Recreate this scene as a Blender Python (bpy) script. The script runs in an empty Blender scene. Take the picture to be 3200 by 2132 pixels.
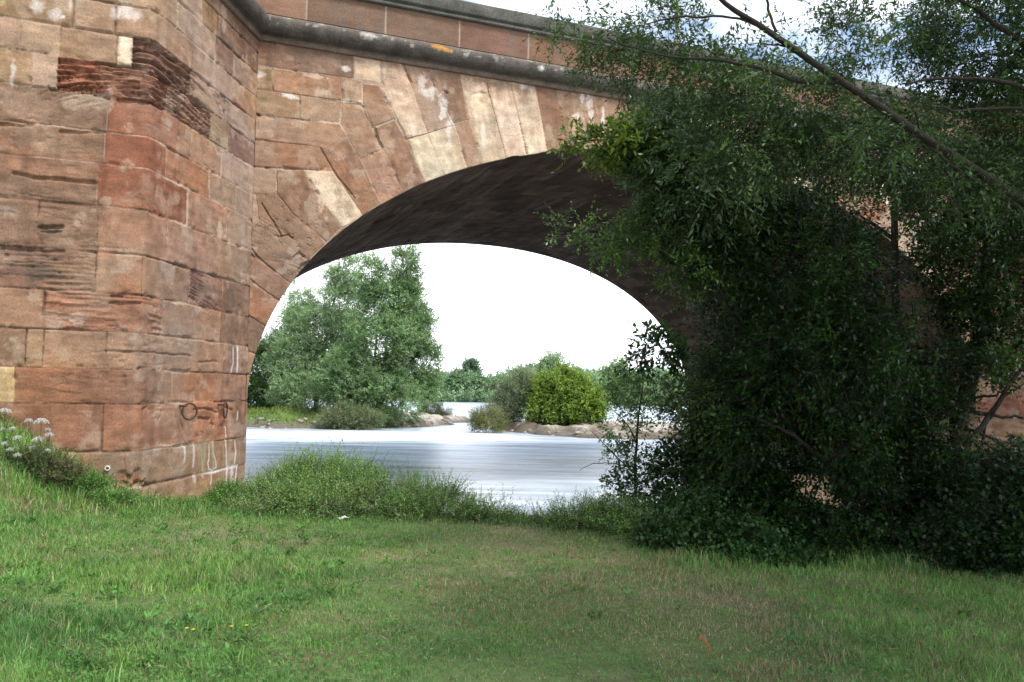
import bpy, math
import numpy as np
from mathutils import Matrix, Vector

rng = np.random.default_rng(11)
scene = bpy.context.scene
COL = scene.collection

# ------------------------------------------------------------------ camera
F, TH, RO = 2629.15, 0.05656, 0.01815          # focal length in photo pixels, pitch, roll
EYE = np.array([0.0, 0.0, 1.65])
cam_d = bpy.data.cameras.new("camera")
cam = bpy.data.objects.new("camera", cam_d)
COL.objects.link(cam)
cam_d.sensor_width = 36.0
cam_d.lens = 36.0 * F / 3200.0
cam_d.clip_start, cam_d.clip_end = 0.05, 5000
cam.matrix_world = (Matrix.Translation(Vector(EYE)) @ Matrix.Rotation(math.pi / 2 + TH, 4, 'X')
                    @ Matrix.Rotation(RO, 4, 'Z'))
scene.camera = cam


def ray(x, y):
    X = (x - 1600) / F
    Y = (1066 - y) / F
    c, s = math.cos(RO), math.sin(RO)
    X, Y = c * X - s * Y, s * X + c * Y
    return np.array([X, math.cos(TH) - Y * math.sin(TH), math.sin(TH) + Y * math.cos(TH)])


def at(x, y, Y):
    r = ray(x, y)
    return EYE + r * (Y / r[1])


# ------------------------------------------------------------------ bridge frame
AL = 0.3829
P0 = np.array([-5.0891, 16.2011])
U2 = np.array([math.cos(AL), math.sin(AL)])
N2 = np.array([-U2[1], U2[0]])
SPAN, RISE, ZS, PE, WID = 19.5, 6.305, 0.991, 2.109, 14.12
CA, CB = -1.7755, -3.3745
CN = P0 + CA * U2 + CB * N2                      # nose corner of the near pier
FD = (P0 - CN) / np.linalg.norm(P0 - CN)
FL = float(np.linalg.norm(P0 - CN))
FW = 3.2                                         # width of the nose front
ZTOP = 8.46                                      # underside of the cornice


def on_plane(x, y, O, d):
    nn = np.array([-d[1], d[0]])
    r = ray(x, y)
    t = (O @ nn) / (r[:2] @ nn)
    q = r * t
    return float((q[:2] - O) @ d), float(q[2] + EYE[2]), float(t)


def wall_sz(p):
    return on_plane(p[0], p[1], P0, U2)


def pier_sz(p):
    s, z, t = on_plane(p[0], p[1], CN, U2)
    if s > 0:
        s, z, t = on_plane(p[0], p[1], CN, FD)
    return s, z, t


# ------------------------------------------------------------------ noise
_T = np.random.default_rng(3).permutation(4096)
_V = np.random.default_rng(4).random(4096)


def vnoise(x, y, seed=0):
    x = np.asarray(x, float)
    y = np.asarray(y, float)
    xi = np.floor(x).astype(np.int64)
    yi = np.floor(y).astype(np.int64)
    fx = x - xi
    fy = y - yi
    fx = fx * fx * (3 - 2 * fx)
    fy = fy * fy * (3 - 2 * fy)

    def h(a, b):
        return _V[_T[(_T[(a + seed * 57) & 4095] + b) & 4095]]
    return (h(xi, yi) * (1 - fx) + h(xi + 1, yi) * fx) * (1 - fy) + (h(xi, yi + 1) * (1 - fx) + h(xi + 1, yi + 1) * fx) * fy


def fbm(x, y, o=4, seed=0):
    a, s, n = 0.5, 0.0, 0.0
    for i in range(o):
        s = s + a * vnoise(x * 2 ** i, y * 2 ** i, seed + i * 7)
        n += a
        a *= 0.5
    return s / n


def sstep(a, b, x):
    t = np.clip((x - a) / (b - a), 0, 1)
    return t * t * (3 - 2 * t)


# ------------------------------------------------------------------ mesh helpers
def mesh_np(name, V, polys, mat, parent=None, col=None, smooth=False, world=None):
    """V (n,3); polys: list of int arrays (m,k).  One mesh object."""
    V = np.asarray(V, np.float32)
    me = bpy.data.meshes.new(name)
    nl = sum(p.size for p in polys)
    npol = sum(len(p) for p in polys)
    me.vertices.add(len(V))
    me.vertices.foreach_set("co", V.ravel())
    me.loops.add(nl)
    me.polygons.add(npol)
    me.loops.foreach_set("vertex_index", np.concatenate([p.ravel() for p in polys]).astype(np.int32))
    tot = np.concatenate([np.full(len(p), p.shape[1], np.int32) for p in polys])
    st = np.concatenate([[0], np.cumsum(tot)[:-1]]).astype(np.int32)
    me.polygons.foreach_set("loop_start", st)
    me.polygons.foreach_set("loop_total", tot)
    if smooth:
        me.polygons.foreach_set("use_smooth", np.ones(npol, bool))
    if col is not None:
        a = me.color_attributes.new("tone", 'FLOAT_COLOR', 'POINT')
        c = np.ones((len(V), 4), np.float32)
        c[:, :3] = np.asarray(col, np.float32).reshape(-1, 3)
        a.data.foreach_set("color", c.ravel())
    me.update(calc_edges=True)
    me.materials.append(mat)
    o = bpy.data.objects.new(name, me)
    COL.objects.link(o)
    if parent is not None:
        o.parent = parent
        o.matrix_parent_inverse = Matrix.Translation(parent.location).inverted()
    return o


def grid_idx(m, n, off=0, flip=False):
    i = np.arange(m * n).reshape(m, n) + off
    q = np.stack([i[:-1, :-1], i[1:, :-1], i[1:, 1:], i[:-1, 1:]], -1).reshape(-1, 4)
    return q[:, ::-1] if flip else q


def thing(name, label, cat, loc=(0, 0, 0), group=None):
    o = bpy.data.objects.new(name, None)
    o.empty_display_size = 0.2
    COL.objects.link(o)
    o.location = tuple(float(v) for v in loc)
    tag(o, label, cat, group)
    return o


def tag(o, label=None, cat=None, group=None, kind=None):
    if label:
        o["label"] = label
    if cat:
        o["category"] = cat
    if group:
        o["group"] = group
    if kind:
        o["kind"] = kind
    return o


def tube(pts, rad, k=8, jit=0.0):
    """closed tapering tube along a polyline; returns verts, quads"""
    pts = np.asarray(pts, float)
    rad = np.broadcast_to(np.asarray(rad, float), (len(pts),))
    T = np.gradient(pts, axis=0)
    T /= np.linalg.norm(T, axis=1)[:, None] + 1e-9
    ref = np.array([0.31, 0.17, 0.93]) if abs(T[:, 2]).mean() < 0.8 else np.array([0.9, 0.35, 0.1])
    A = np.cross(T, ref)
    A /= np.linalg.norm(A, axis=1)[:, None]
    B = np.cross(T, A)
    an = np.linspace(0, 2 * math.pi, k, endpoint=False)
    r = rad[:, None] * (1 + jit * (rng.random((len(pts), k)) - 0.5))
    V = pts[:, None] + r[..., None] * (A[:, None] * np.cos(an)[None, :, None] + B[:, None] * np.sin(an)[None, :, None])
    i = np.arange(len(pts) * k).reshape(len(pts), k)
    j = np.roll(i, -1, axis=1)
    q = np.stack([i[:-1], j[:-1], j[1:], i[1:]], -1).reshape(-1, 4)
    return V.reshape(-1, 3), q


def smooth_path(pts, n, wob=0.0):
    pts = np.asarray(pts, float)
    t = np.linspace(0, 1, len(pts))
    tt = np.linspace(0, 1, n)
    out = np.stack([np.interp(tt, t, pts[:, k]) for k in range(3)], 1)
    for _ in range(max(1, n // len(pts))):
        out[1:-1] = (out[:-2] + 2 * out[1:-1] + out[2:]) / 4
    if wob:
        w = np.stack([fbm(tt * 9 + rng.random() * 50, np.zeros(n) + k, 2, k) - 0.5 for k in range(3)], 1)
        out += w * wob * np.minimum(1, tt * 4)[:, None]
    return out


class Bag:
    def __init__(self):
        self.V, self.Q, self.C, self.n = [], {}, [], 0

    def add(self, V, polys, col):
        V = np.asarray(V, float)
        if not isinstance(polys, list):
            polys = [polys]
        for p in polys:
            if len(p):
                self.Q.setdefault(p.shape[1], []).append(p + self.n)
        self.V.append(V)
        c = np.broadcast_to(np.asarray(col, float), V.shape) if np.ndim(col) == 1 else np.asarray(col)
        self.C.append(c)
        self.n += len(V)

    def build(self, name, mat, parent=None, smooth=False):
        return mesh_np(name, np.concatenate(self.V), [np.concatenate(v) for v in self.Q.values()], mat, parent,
                       np.concatenate(self.C), smooth)


# ------------------------------------------------------------------ materials
def new_mat(name):
    m = bpy.data.materials.new(name)
    m.use_nodes = True
    nt = m.node_tree
    nt.nodes.clear()
    out = nt.nodes.new('ShaderNodeOutputMaterial')
    return m, nt, out


def nd(nt, t, **kw):
    n = nt.nodes.new(t)
    for k, v in kw.items():
        setattr(n, k, v)
    return n


def set_in(n, **kw):
    for k, v in kw.items():
        n.inputs[k.replace('_', ' ')].default_value = v


def noise_node(nt, coord, scale, detail=4, rough=0.55, stretch=None):
    if stretch is not None:
        mp = nd(nt, 'ShaderNodeMapping')
        mp.inputs['Scale'].default_value = stretch
        nt.links.new(coord, mp.inputs['Vector'])
        coord = mp.outputs['Vector']
    n = nd(nt, 'ShaderNodeTexNoise')
    set_in(n, Scale=scale, Detail=detail, Roughness=rough)
    nt.links.new(coord, n.inputs['Vector'])
    return n.outputs['Fac']


def maprange(nt, v, a, b, c, d):
    n = nd(nt, 'ShaderNodeMapRange')
    n.inputs['From Min'].default_value = a
    n.inputs['From Max'].default_value = b
    n.inputs['To Min'].default_value = c
    n.inputs['To Max'].default_value = d
    nt.links.new(v, n.inputs['Value'])
    return n.outputs['Result']


def mulcol(nt, c, f):
    n = nd(nt, 'ShaderNodeVectorMath', operation='SCALE')
    nt.links.new(c, n.inputs[0])
    nt.links.new(f, n.inputs['Scale'])
    return n.outputs[0]


def mixcol(nt, f, a, b):
    n = nd(nt, 'ShaderNodeMix', data_type='RGBA')
    nt.links.new(f, n.inputs[0])
    for s, v in ((6, a), (7, b)):
        if isinstance(v, tuple):
            n.inputs[s].default_value = (*v, 1)
        else:
            nt.links.new(v, n.inputs[s])
    return n.outputs[2]


def surf_mat(name, rough=0.9, grain=45, gmin=0.78, gmax=1.2, big=2.0, bmin=0.85, bmax=1.15, bump=0.35, bdist=0.012,
             spec=0.25, base=None, stretch=None):
    """weathered opaque surface: tone attribute (or fixed base) x grain x large stains, with bump"""
    m, nt, out = new_mat(name)
    tc = nd(nt, 'ShaderNodeTexCoord').outputs['Object']
    if base is None:
        at_ = nd(nt, 'ShaderNodeAttribute', attribute_name='tone')
        c = at_.outputs['Color']
    else:
        rgb = nd(nt, 'ShaderNodeRGB')
        rgb.outputs[0].default_value = (*base, 1)
        c = rgb.outputs[0]
    g = noise_node(nt, tc, grain, 5, 0.65)
    c = mulcol(nt, c, maprange(nt, g, 0.3, 0.7, gmin, gmax))
    b = noise_node(nt, tc, big, 5, 0.6, stretch)
    c = mulcol(nt, c, maprange(nt, b, 0.3, 0.7, bmin, bmax))
    p = nd(nt, 'ShaderNodeBsdfPrincipled')
    set_in(p, Roughness=rough)
    p.inputs['Specular IOR Level'].default_value = spec
    nt.links.new(c, p.inputs['Base Color'])
    bu = nd(nt, 'ShaderNodeBump')
    set_in(bu, Strength=bump, Distance=bdist)
    nt.links.new(g, bu.inputs['Height'])
    nt.links.new(bu.outputs[0], p.inputs['Normal'])
    nt.links.new(p.outputs[0], out.inputs[0])
    return m


def leaf_mat(name, rough=0.45, spec=0.5, trans=0.3, tcol=(1.25, 1.35, 0.5)):
    m, nt, out = new_mat(name)
    c = nd(nt, 'ShaderNodeAttribute', attribute_name='tone').outputs['Color']
    p = nd(nt, 'ShaderNodeBsdfPrincipled')
    set_in(p, Roughness=rough)
    p.inputs['Specular IOR Level'].default_value = spec
    nt.links.new(c, p.inputs['Base Color'])
    t = nd(nt, 'ShaderNodeBsdfTranslucent')
    v = nd(nt, 'ShaderNodeVectorMath', operation='MULTIPLY')
    v.inputs[1].default_value = tcol
    nt.links.new(c, v.inputs[0])
    nt.links.new(v.outputs[0], t.inputs['Color'])
    mx = nd(nt, 'ShaderNodeMixShader')
    mx.inputs[0].default_value = trans
    nt.links.new(p.outputs[0], mx.inputs[1])
    nt.links.new(t.outputs[0], mx.inputs[2])
    nt.links.new(mx.outputs[0], out.inputs[0])
    return m


M_STONE = surf_mat("sandstone", 0.92, 38, 0.74, 1.24, 3.0, 0.84, 1.14, 0.55, 0.015, 0.15, stretch=(1, 1, 3.0))
M_VAULT = surf_mat("sooty_vault_stone", 0.95, 22, 0.7, 1.3, 1.6, 0.7, 1.3, 0.5, 0.02, 0.05)
M_CORN = surf_mat("weathered_cornice_stone", 0.9, 30, 0.6, 1.4, 3.0, 0.75, 1.3, 0.7, 0.02, 0.2)
M_EARTH = surf_mat("earth", 0.95, 14, 0.7, 1.3, 0.8, 0.8, 1.2, 0.6, 0.03, 0.1)
M_BARK = surf_mat("bark", 0.9, 30, 0.6, 1.4, 4.0, 0.8, 1.2, 0.8, 0.02, 0.2)
M_LEAF = leaf_mat("leaf", .5, .3, .3)
M_LEAFG = leaf_mat("glossy_leaf", 0.36, 0.30, 0.30)
M_FAR = leaf_mat("far_leaf", 0.6, 0.3, 0.25)
M_GRASS = leaf_mat("grass_blade", 0.55, 0.3, 0.4, (1.15, 1.2, 0.8))
M_IRON = surf_mat("rusty_iron", 0.8, 60, 0.6, 1.4, 8, 0.8, 1.2, 0.5, 0.004, 0.3, base=(0.055, 0.032, 0.022))
M_PAINTW = surf_mat("white_plastic", 0.5, 60, 0.9, 1.05, 8, 0.85, 1.1, 0.1, 0.002, 0.4, base=(0.62, 0.62, 0.60))
M_LAMP = surf_mat("pale_green_lamp_paint", 0.5, 40, 0.85, 1.1, 6, 0.85, 1.1, 0.1, 0.002, 0.4, base=(0.30, 0.34, 0.25))
M_GLASS = surf_mat("lantern_glass", 0.2, 40, 0.95, 1.05, 6, 0.95, 1.05, 0.02, 0.001, 0.5, base=(0.6, 0.62, 0.6))
M_PETAL = leaf_mat("petal", 0.7, 0.2, 0.25, (1, 1, 1))

# ------------------------------------------------------------------ stone palette (linear albedo)
K = dict(cream=(.52, .405, .275), ycream=(.50, .385, .225), pink=(.34, .225, .165), brown=(.26, .165, .115),
         red=(.29, .135, .092), orange=(.35, .195, .122), grey=(.27, .235, .195), tan=(.33, .25, .168),
         olive=(.29, .235, .145), dark=(.145, .112, .092), pale=(.42, .34, .27), gbrown=(.225, .17, .13),
         purple=(.20, .135, .118), yellow=(.36, .27, .13), mortar=(.40, .31, .23), white=(.72, .71, .68),
         rust=(.26, .115, .055), green=(.24, .28, .17), soot=(.085, .07, .058))
K = {k: np.array(v) for k, v in K.items()}
_M = np.array([.37, .222, .138])
K['cream'] = np.array([.52, .41, .295])
K['ycream'] = np.array([.50, .395, .265])
K['pink'] = np.array([.37, .255, .185])
K['grey'] = np.array([.36, .30, .235])
K['white'] = np.array([.62, .59, .54])
for k_, f_ in dict(pink=.25, brown=.22, grey=.22, tan=.12, olive=.22, dark=.2, pale=.08, gbrown=.18, purple=.32, red=.12, orange=.12).items():
    K[k_] = (K[k_] * (1 - f_) + _M * f_) * np.array([.69, .590, .530])


def poly_dist(S, Z, poly):
    """inside mask and distance to the outline"""
    n = len(poly)
    ins = np.zeros(S.shape, bool)
    d = np.full(S.shape, 9.0)
    for i in range(n):
        x1, y1 = poly[i]
        x2, y2 = poly[(i + 1) % n]
        if abs(y2 - y1) > 1e-9:
            c = ((y1 > Z) != (y2 > Z)) & (S < (x2 - x1) * (Z - y1) / (y2 - y1) + x1)
            ins ^= c
        L2 = (x2 - x1) ** 2 + (y2 - y1) ** 2 + 1e-12
        t = np.clip(((S - x1) * (x2 - x1) + (Z - y1) * (y2 - y1)) / L2, 0, 1)
        d = np.minimum(d, np.hypot(S - x1 - t * (x2 - x1), Z - y1 - t * (y2 - y1)))
    return ins, d


def stroke_dist(S, Z, pts):
    d = np.full(S.shape, 9.0)
    for (x1, y1), (x2, y2) in zip(pts[:-1], pts[1:]):
        L2 = (x2 - x1) ** 2 + (y2 - y1) ** 2 + 1e-12
        t = np.clip(((S - x1) * (x2 - x1) + (Z - y1) * (y2 - y1)) / L2, 0, 1)
        d = np.minimum(d, np.hypot(S - x1 - t * (x2 - x1), Z - y1 - t * (y2 - y1)))
    return d


class Face:
    """albedo (C) and inward relief (D) of a wall sheet with coordinates S, Z in metres"""

    def __init__(self, S, Z, tosz):
        self.S, self.Z, self.tosz = S, Z, tosz
        self.C = np.zeros(S.shape + (3,)) + K['pink']
        self.D = np.zeros(S.shape)
        self.E = np.zeros(S.shape)      # erosion
        self.A = np.zeros(S.shape)      # bedding angle
        self.J = np.full(S.shape, 9.0)  # distance to joint
        self.wS = S + 0.022 * (fbm(S * 2.3, Z * 2.3, 4, 41) - .5) + 0.01 * (fbm(S * 14, Z * 14, 2, 42) - .5)
        self.wZ = Z + 0.022 * (fbm(S * 2.3, Z * 2.3, 4, 43) - .5) + 0.01 * (fbm(S * 14, Z * 14, 2, 44) - .5)

    def box(self, pts, pad):
        a = np.array(pts)
        return (self.S > a[:, 0].min() - pad) & (self.S < a[:, 0].max() + pad) & (self.Z > a[:, 1].min() - pad) & (self.Z < a[:, 1].max() + pad)

    def stone(self, poly, col, ero=0.0, ang=0.0, shift=None):
        m = self.box(poly, 0.1)
        if not m.any():
            return
        ins, d = poly_dist(self.wS[m], self.wZ[m], poly)
        idx = np.nonzero(m)
        j = self.J[idx]
        self.J[idx] = np.where(ins, d, np.minimum(j, d))
        sel = tuple(a[ins] for a in idx)
        base = K[col] * (1 + 0.10 * (rng.random() - .5)) * (1 + 0.06 * (rng.random(3) - .5))
        self.C[sel] = base
        self.E[sel] = ero
        self.A[sel] = ang
        self.D[sel] = (rng.random() * 0.018 if shift is None else shift)

    def blotch(self, px, py, rx, ry, col, k=1.0, rough=0.9, freq=7, seed=0):
        s, z, t = self.tosz((px, py))
        s2 = self.tosz((px + 4, py))[0]
        kx = abs(s2 - s) / 4
        rx, ry = rx * kx, ry * t / F
        m = self.box([(s - rx * 2, z - ry * 2), (s + rx * 2, z + ry * 2)], 0)
        if not m.any():
            return
        S, Z = self.S[m], self.Z[m]
        d = np.hypot((S - s) / rx, (Z - z) / ry) + rough * (fbm(S * freq, Z * freq, 5, 90 + seed) - .5) * 2
        d = d + .8 * (fbm(S * 26, Z * 20, 3, 190 + seed) - .5)
        w = (sstep(1.25, 0.35, d) * k * .85)[..., None]
        self.C[m] = self.C[m] * (1 - w) + K[col] * w

    def stroke(self, pts, wpx, col, k=1.0, seed=0):
        q = [self.tosz(p) for p in pts]
        w = 1.5 * wpx * q[0][2] / F / 2
        p = [a[:2] for a in q]
        m = self.box(p, w * 3)
        if not m.any():
            return
        S, Z = self.S[m], self.Z[m]
        d = stroke_dist(S, Z, p) / w + 0.9 * (fbm(S * 22, Z * 14, 3, 130 + seed) - .5)
        d = d + .9 * (fbm(S * 40, Z * 9, 3, 170 + seed) - .5)
        a = (sstep(1.4, 0.1, d) * k * .85)[..., None]
        self.C[m] = self.C[m] * (1 - a) + K[col] * a

    def crack(self, pts, wpx, depth):
        q = [self.tosz(p) for p in pts]
        w = wpx * q[0][2] / F / 2
        p = [a[:2] for a in q]
        m = self.box(p, w * 3 + .1)
        if not m.any():
            return
        S, Z = self.S[m], self.Z[m]
        d = stroke_dist(S + .05 * (fbm(S * 6, Z * 6, 3, 8) - .5), Z + .05 * (fbm(S * 5, Z * 5, 3, 9) - .5), p) / w
        d += 1.0 * (fbm(S * 9, Z * 20, 3, 11) - .5)
        self.D[m] += depth * sstep(1.3, 0.4, d)

    def finish(self, seed=0, wash=0.0):
        S, Z = self.S, self.Z
        ca, sa = np.cos(self.A), np.sin(self.A)
        b1 = S * ca + Z * sa                # along bedding
        b2 = -S * sa + Z * ca               # across bedding
        wv = .10 * (fbm(b1 * .9, b2 * 1.2, 3, seed + 1) - .5) + .03 * (fbm(b1 * 4, b2 * 4, 2, seed + 11) - .5)
        li = (b2 + wv) * (17 + 15 * vnoise(b1 * .25, b2 * 1.1, seed + 12))
        ii = np.floor(li)
        fr = li - ii
        vd = fbm(b1 * 1.35 + ii * 17.31, ii * 3.17, 5, seed + 2)
        vd2 = fbm(b1 * 2.6 + ii * 7.7, ii * 1.3 + fr * .6, 3, seed + 3)
        where = sstep(0.38, 0.64, fbm(S * 1.9, Z * 3.4, 5, seed + 4) + 0.45 * (self.E - .55))
        e = self.E * where
        gro = sstep(.30, .0, fr) * sstep(.42, .58, vd2)
        D = self.D + e * (.35 + .65 * np.clip(self.E, 0, 1.2) ** 1.5) * (0.075 * sstep(.32, .72, vd) + 0.045 * gro + .010 * fr)
        pits = sstep(0.70, 0.80, fbm(S * 9, Z * 16, 3, seed + 5)) * sstep(.4, .7, fbm(S * 1.1, Z * 1.1, 3, seed + 6))
        D = D + 0.022 * pits * (0.3 + self.E)
        D += 0.008 * (fbm(S * 5, Z * 5, 4, seed + 7) - .5)
        # joints: narrow sunk line, some filled with pale mortar
        jw = 0.005 + 0.016 * sstep(.45, .75, fbm(S * 1.7, Z * 1.7, 3, seed + 8))
        jm = sstep(1.6, 0.6, self.J / jw)
        D += (.55 if wash else 1.0) * jm * (0.008 + 0.030 * sstep(.42, .62, fbm(S * 1.3, Z * 1.3, 3, seed + 9)))
        D += .030 * sstep(.07, .0, self.J) * sstep(.60, .76, fbm(S * 4.2, Z * 4.2, 4, seed + 10))
        C = self.C
        # stains: pale lime wash, dark damp runs, bedding tints
        pw = sstep(.56, .74, fbm(S * 1.9, Z * 2.4, 5, seed + 20))[..., None] * .42
        C = C * (1 - pw) + K['pale'] * pw
        rd = sstep(.55, .75, fbm(S * 1.2, Z * 1.5, 4, seed + 21))[..., None] * .3
        C = C * (1 - rd) + K['orange'] * 0.9 * rd
        dk = sstep(.56, .78, fbm(S * 5.0, Z * .9, 4, seed + 22))[..., None] * .38
        C = C * (1 - dk * (1 - np.array([.50, .46, .44])))
        C = C * (0.74 + 0.52 * fbm(b1 * 1.3, b2 * 15, 4, seed + 23))[..., None]
        C = C * (0.62 + 0.76 * fbm(S * 7, Z * 9, 5, seed + 25))[..., None]
        wx = sstep(.5, .72, fbm(S * .9 + 3, Z * .9, 5, seed + 27))[..., None] * .5
        C = C * (1 - wx) + wx * (np.array([.235, .165, .115]) + .12 * C)
        mo2 = sstep(.62, .72, fbm(S * 3.5, Z * 3.5, 5, seed + 28))[..., None] * .4
        C = C * (1 - mo2) + K['mortar'] * .95 * mo2
        wm = (.8 * (fbm(S * .8, Z * .8, 4, seed + 26) - .5))[..., None]
        C = C * (1 + wm * np.array([.35, .05, -.35]))
        C = C * (1 - 0.30 * (e * gro)[..., None])
        mo = (jm * sstep(.42, .58, fbm(S * 1.1, Z * 1.1, 3, seed + 24)) * .75)[..., None]
        C = C * (1 - mo) + K['mortar'] * mo
        dj = (sstep(1.2, .5, self.J / (jw * .7)) * (1 - mo[..., 0] / .75) * .45)[..., None]
        C = C * (1 - dj)
        if wash:
            wq = (wash * (.35 + 1.3 * sstep(.35, .65, fbm(S * 1.4, Z * 1.4, 5, seed + 30))))[..., None]
            C = C * (1 - wq) + np.array([.30, .225, .16]) * wq
        self.C, self.D = C, D
        return C, D


bridge = thing("stone_bridge", "old pink and cream sandstone arch bridge over the river", "bridge", (*P0, 0.0))

# ================================================================== near pier nose (front, corner, side facet)
ss = np.concatenate([np.arange(-FW - FL - .15, -FW - .1, .12), np.arange(-FW - .1, -2.3, .05), np.arange(-2.3, FL + .12, .0145)])
zz = np.arange(-1.6, ZTOP + .06, .0165)
S, Z = np.meshgrid(ss, zz, indexing='ij')
pier = Face(S, Z, pier_sz)
JZ = [9.2, 8.15, 7.73, 7.27, 6.802, 6.345, 5.858, 5.314, 4.835, 4.213, 3.536, 2.939, 2.377, 1.834, 1.326, .63, .10, -1.7]
YC = [-160, -90, -10, 78, 171, 267, 372, 477, 591, 726, 860, 980, 1098, 1209, 1335, 1450, 1580]
ROWS = [
    ([560, 650, 700, 745], [('tan', 0), ('olive', 0), ('gbrown', 0), ('dark', 0), ('dark', 0)]),
    ([300, 560, 640, 690, 740], [('tan', 0), ('tan', .1), ('pale', 0), ('olive', 0), ('gbrown', 0), ('dark', 0)]),
    ([225, 365, 560, 683, 740], [('olive', .1), ('tan', 0), ('grey', .1), ('pale', .1), ('gbrown', 0), ('grey', 0)]),
    ([225, 360, 612, 740], [('olive', .1), ('tan', .1), ('tan', .1), ('pale', 0), ('tan', 0)]),
    ([60, 185, 366, 413, 606, 714], [('grey', .1), ('pale', .1), ('tan', .15), ('cream', .1), ('purple', 1.15), ('grey', .7), ('pale', 0)]),
    ([95, 179, 531, 667, 724], [('tan', .1), ('pale', .15), ('red', 1.1), ('purple', 1.0), ('olive', .3), ('purple', .1)]),
    ([335, 565, 601, 700], [('gbrown', .4), ('red', .4), ('brown', .3), ('pink', .3), ('pale', .05)]),
    ([326, 522, 660, 744], [('gbrown', .3), ('red', .1), ('orange', .05), ('grey', .1), ('pale', .05)]),
    ([303, 590, 717], [('gbrown', .42), ('red', .25), ('pink', .1), ('pale', .1)]),
    ([117, 305, 522, 690], [('gbrown', .35), ('gbrown', .5), ('pink', .3), ('pink', .05), ('tan', .2)]),
    ([299, 449, 599, 700], [('dark', .6), ('orange', 0), ('pink', .05), ('purple', .6), ('gbrown', .1)]),
    ([134, 512, 693], [('pink', 0), ('orange', .55), ('pink', .05), ('gbrown', 0)]),
    ([80, 134, 330, 702], [('gbrown', 0), ('tan', 0), ('pink', .1), ('pink', .35), ('grey', .1)]),
    ([45, 390, 540, 672], [('yellow', 0), ('brown', .3), ('brown', .15), ('orange', 0), ('pink', .1)]),
    ([320, 720], [('brown', 0), ('orange', .35), ('brown', .1)]),
    ([], [('tan', 0)]),
    ([470], [('tan', .1), ('tan', .1)]),
]
for k, (jx, st) in enumerate(ROWS):
    js = [pier_sz((x, YC[k]))[0] for x in jx]
    left = [-FW - FL - .3] + ([] if k % 2 else [-FW - .9])
    ed = [-FW - FL - .3, -FW - 1.4 + .7 * (k % 2), -2.35 - .5 * (k % 3)] + js + [FL + .4]
    st = [('tan', .1), ('brown', .2)] + list(st)
    for a, b, (c, e) in zip(ed[:-1], ed[1:], st):
        pier.stone([(a, JZ[k + 1]), (b, JZ[k + 1]), (b, JZ[k]), (a, JZ[k])], c, e)
for a in [((373, 311), (474, 318), (520, 345), 16, .07), ((603, 312), (628, 330), (646, 348), 22, .10), ((181, 223), (250, 234), (306, 240), 9, .06),
          ((181, 265), (230, 272), (279, 279), 12, .07), ((293, 294), (320, 299), (341, 306), 10, .06), ((42, 539), (115, 557), (303, 571), 12, .06),
          ((125, 710), (160, 711), (195, 710), 13, .07), ((130, 725), (160, 727), (190, 724), 8, .05), ((348, 925), (365, 926), (380, 927), 9, .05), ((341, 950), (400, 951), (449, 949), 9, .04),
          ((331, 1098), (456, 1100), (596, 1113), 6, .03), ((190, 410), (250, 416), (330, 412), 9, .04), ((0, 386), (50, 389), (100, 391), 10, .05),
          ((0, 777), (80, 782), (200, 786), 9, .045), ((620, 1305), (640, 1308), (655, 1311), 9, .05), ((605, 1281), (635, 1276), (680, 1289), 7, .04),
          ((495, 1315), (503, 1300), (505, 1285), 5, .04), ((445, 1283), (452, 1280), (458, 1276), 8, .04), ((700, 1272), (715, 1276), (730, 1283), 7, .04),
          ((430, 1155), (436, 1155), (441, 1155), 9, .05), ((150, 270), (160, 280), (179, 282), 7, .04), ((620, 1130), (650, 1132), (680, 1129), 6, .03),
          ((389, 1211), (389, 1190), (389, 1178), 12, .02), ((413, 160), (470, 150), (560, 215), 10, .05), ((413, 185), (475, 190), (590, 268), 9, .05), ((440, 215), (480, 232), (600, 300), 12, .05),
          ((660, 1322), (664, 1325), (668, 1330), 8, .04), ((389, 1412), (388, 1445), (387, 1475), 4, .015), ((380, 1512), (412, 1520), (450, 1508), 12, .05),
          ((398, 1488), (402, 1500), (392, 1512), 14, .04), ((455, 1500), (462, 1520), (446, 1540), 10, .05)]:
    pier.crack(a[:3], a[3], a[4])
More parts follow.
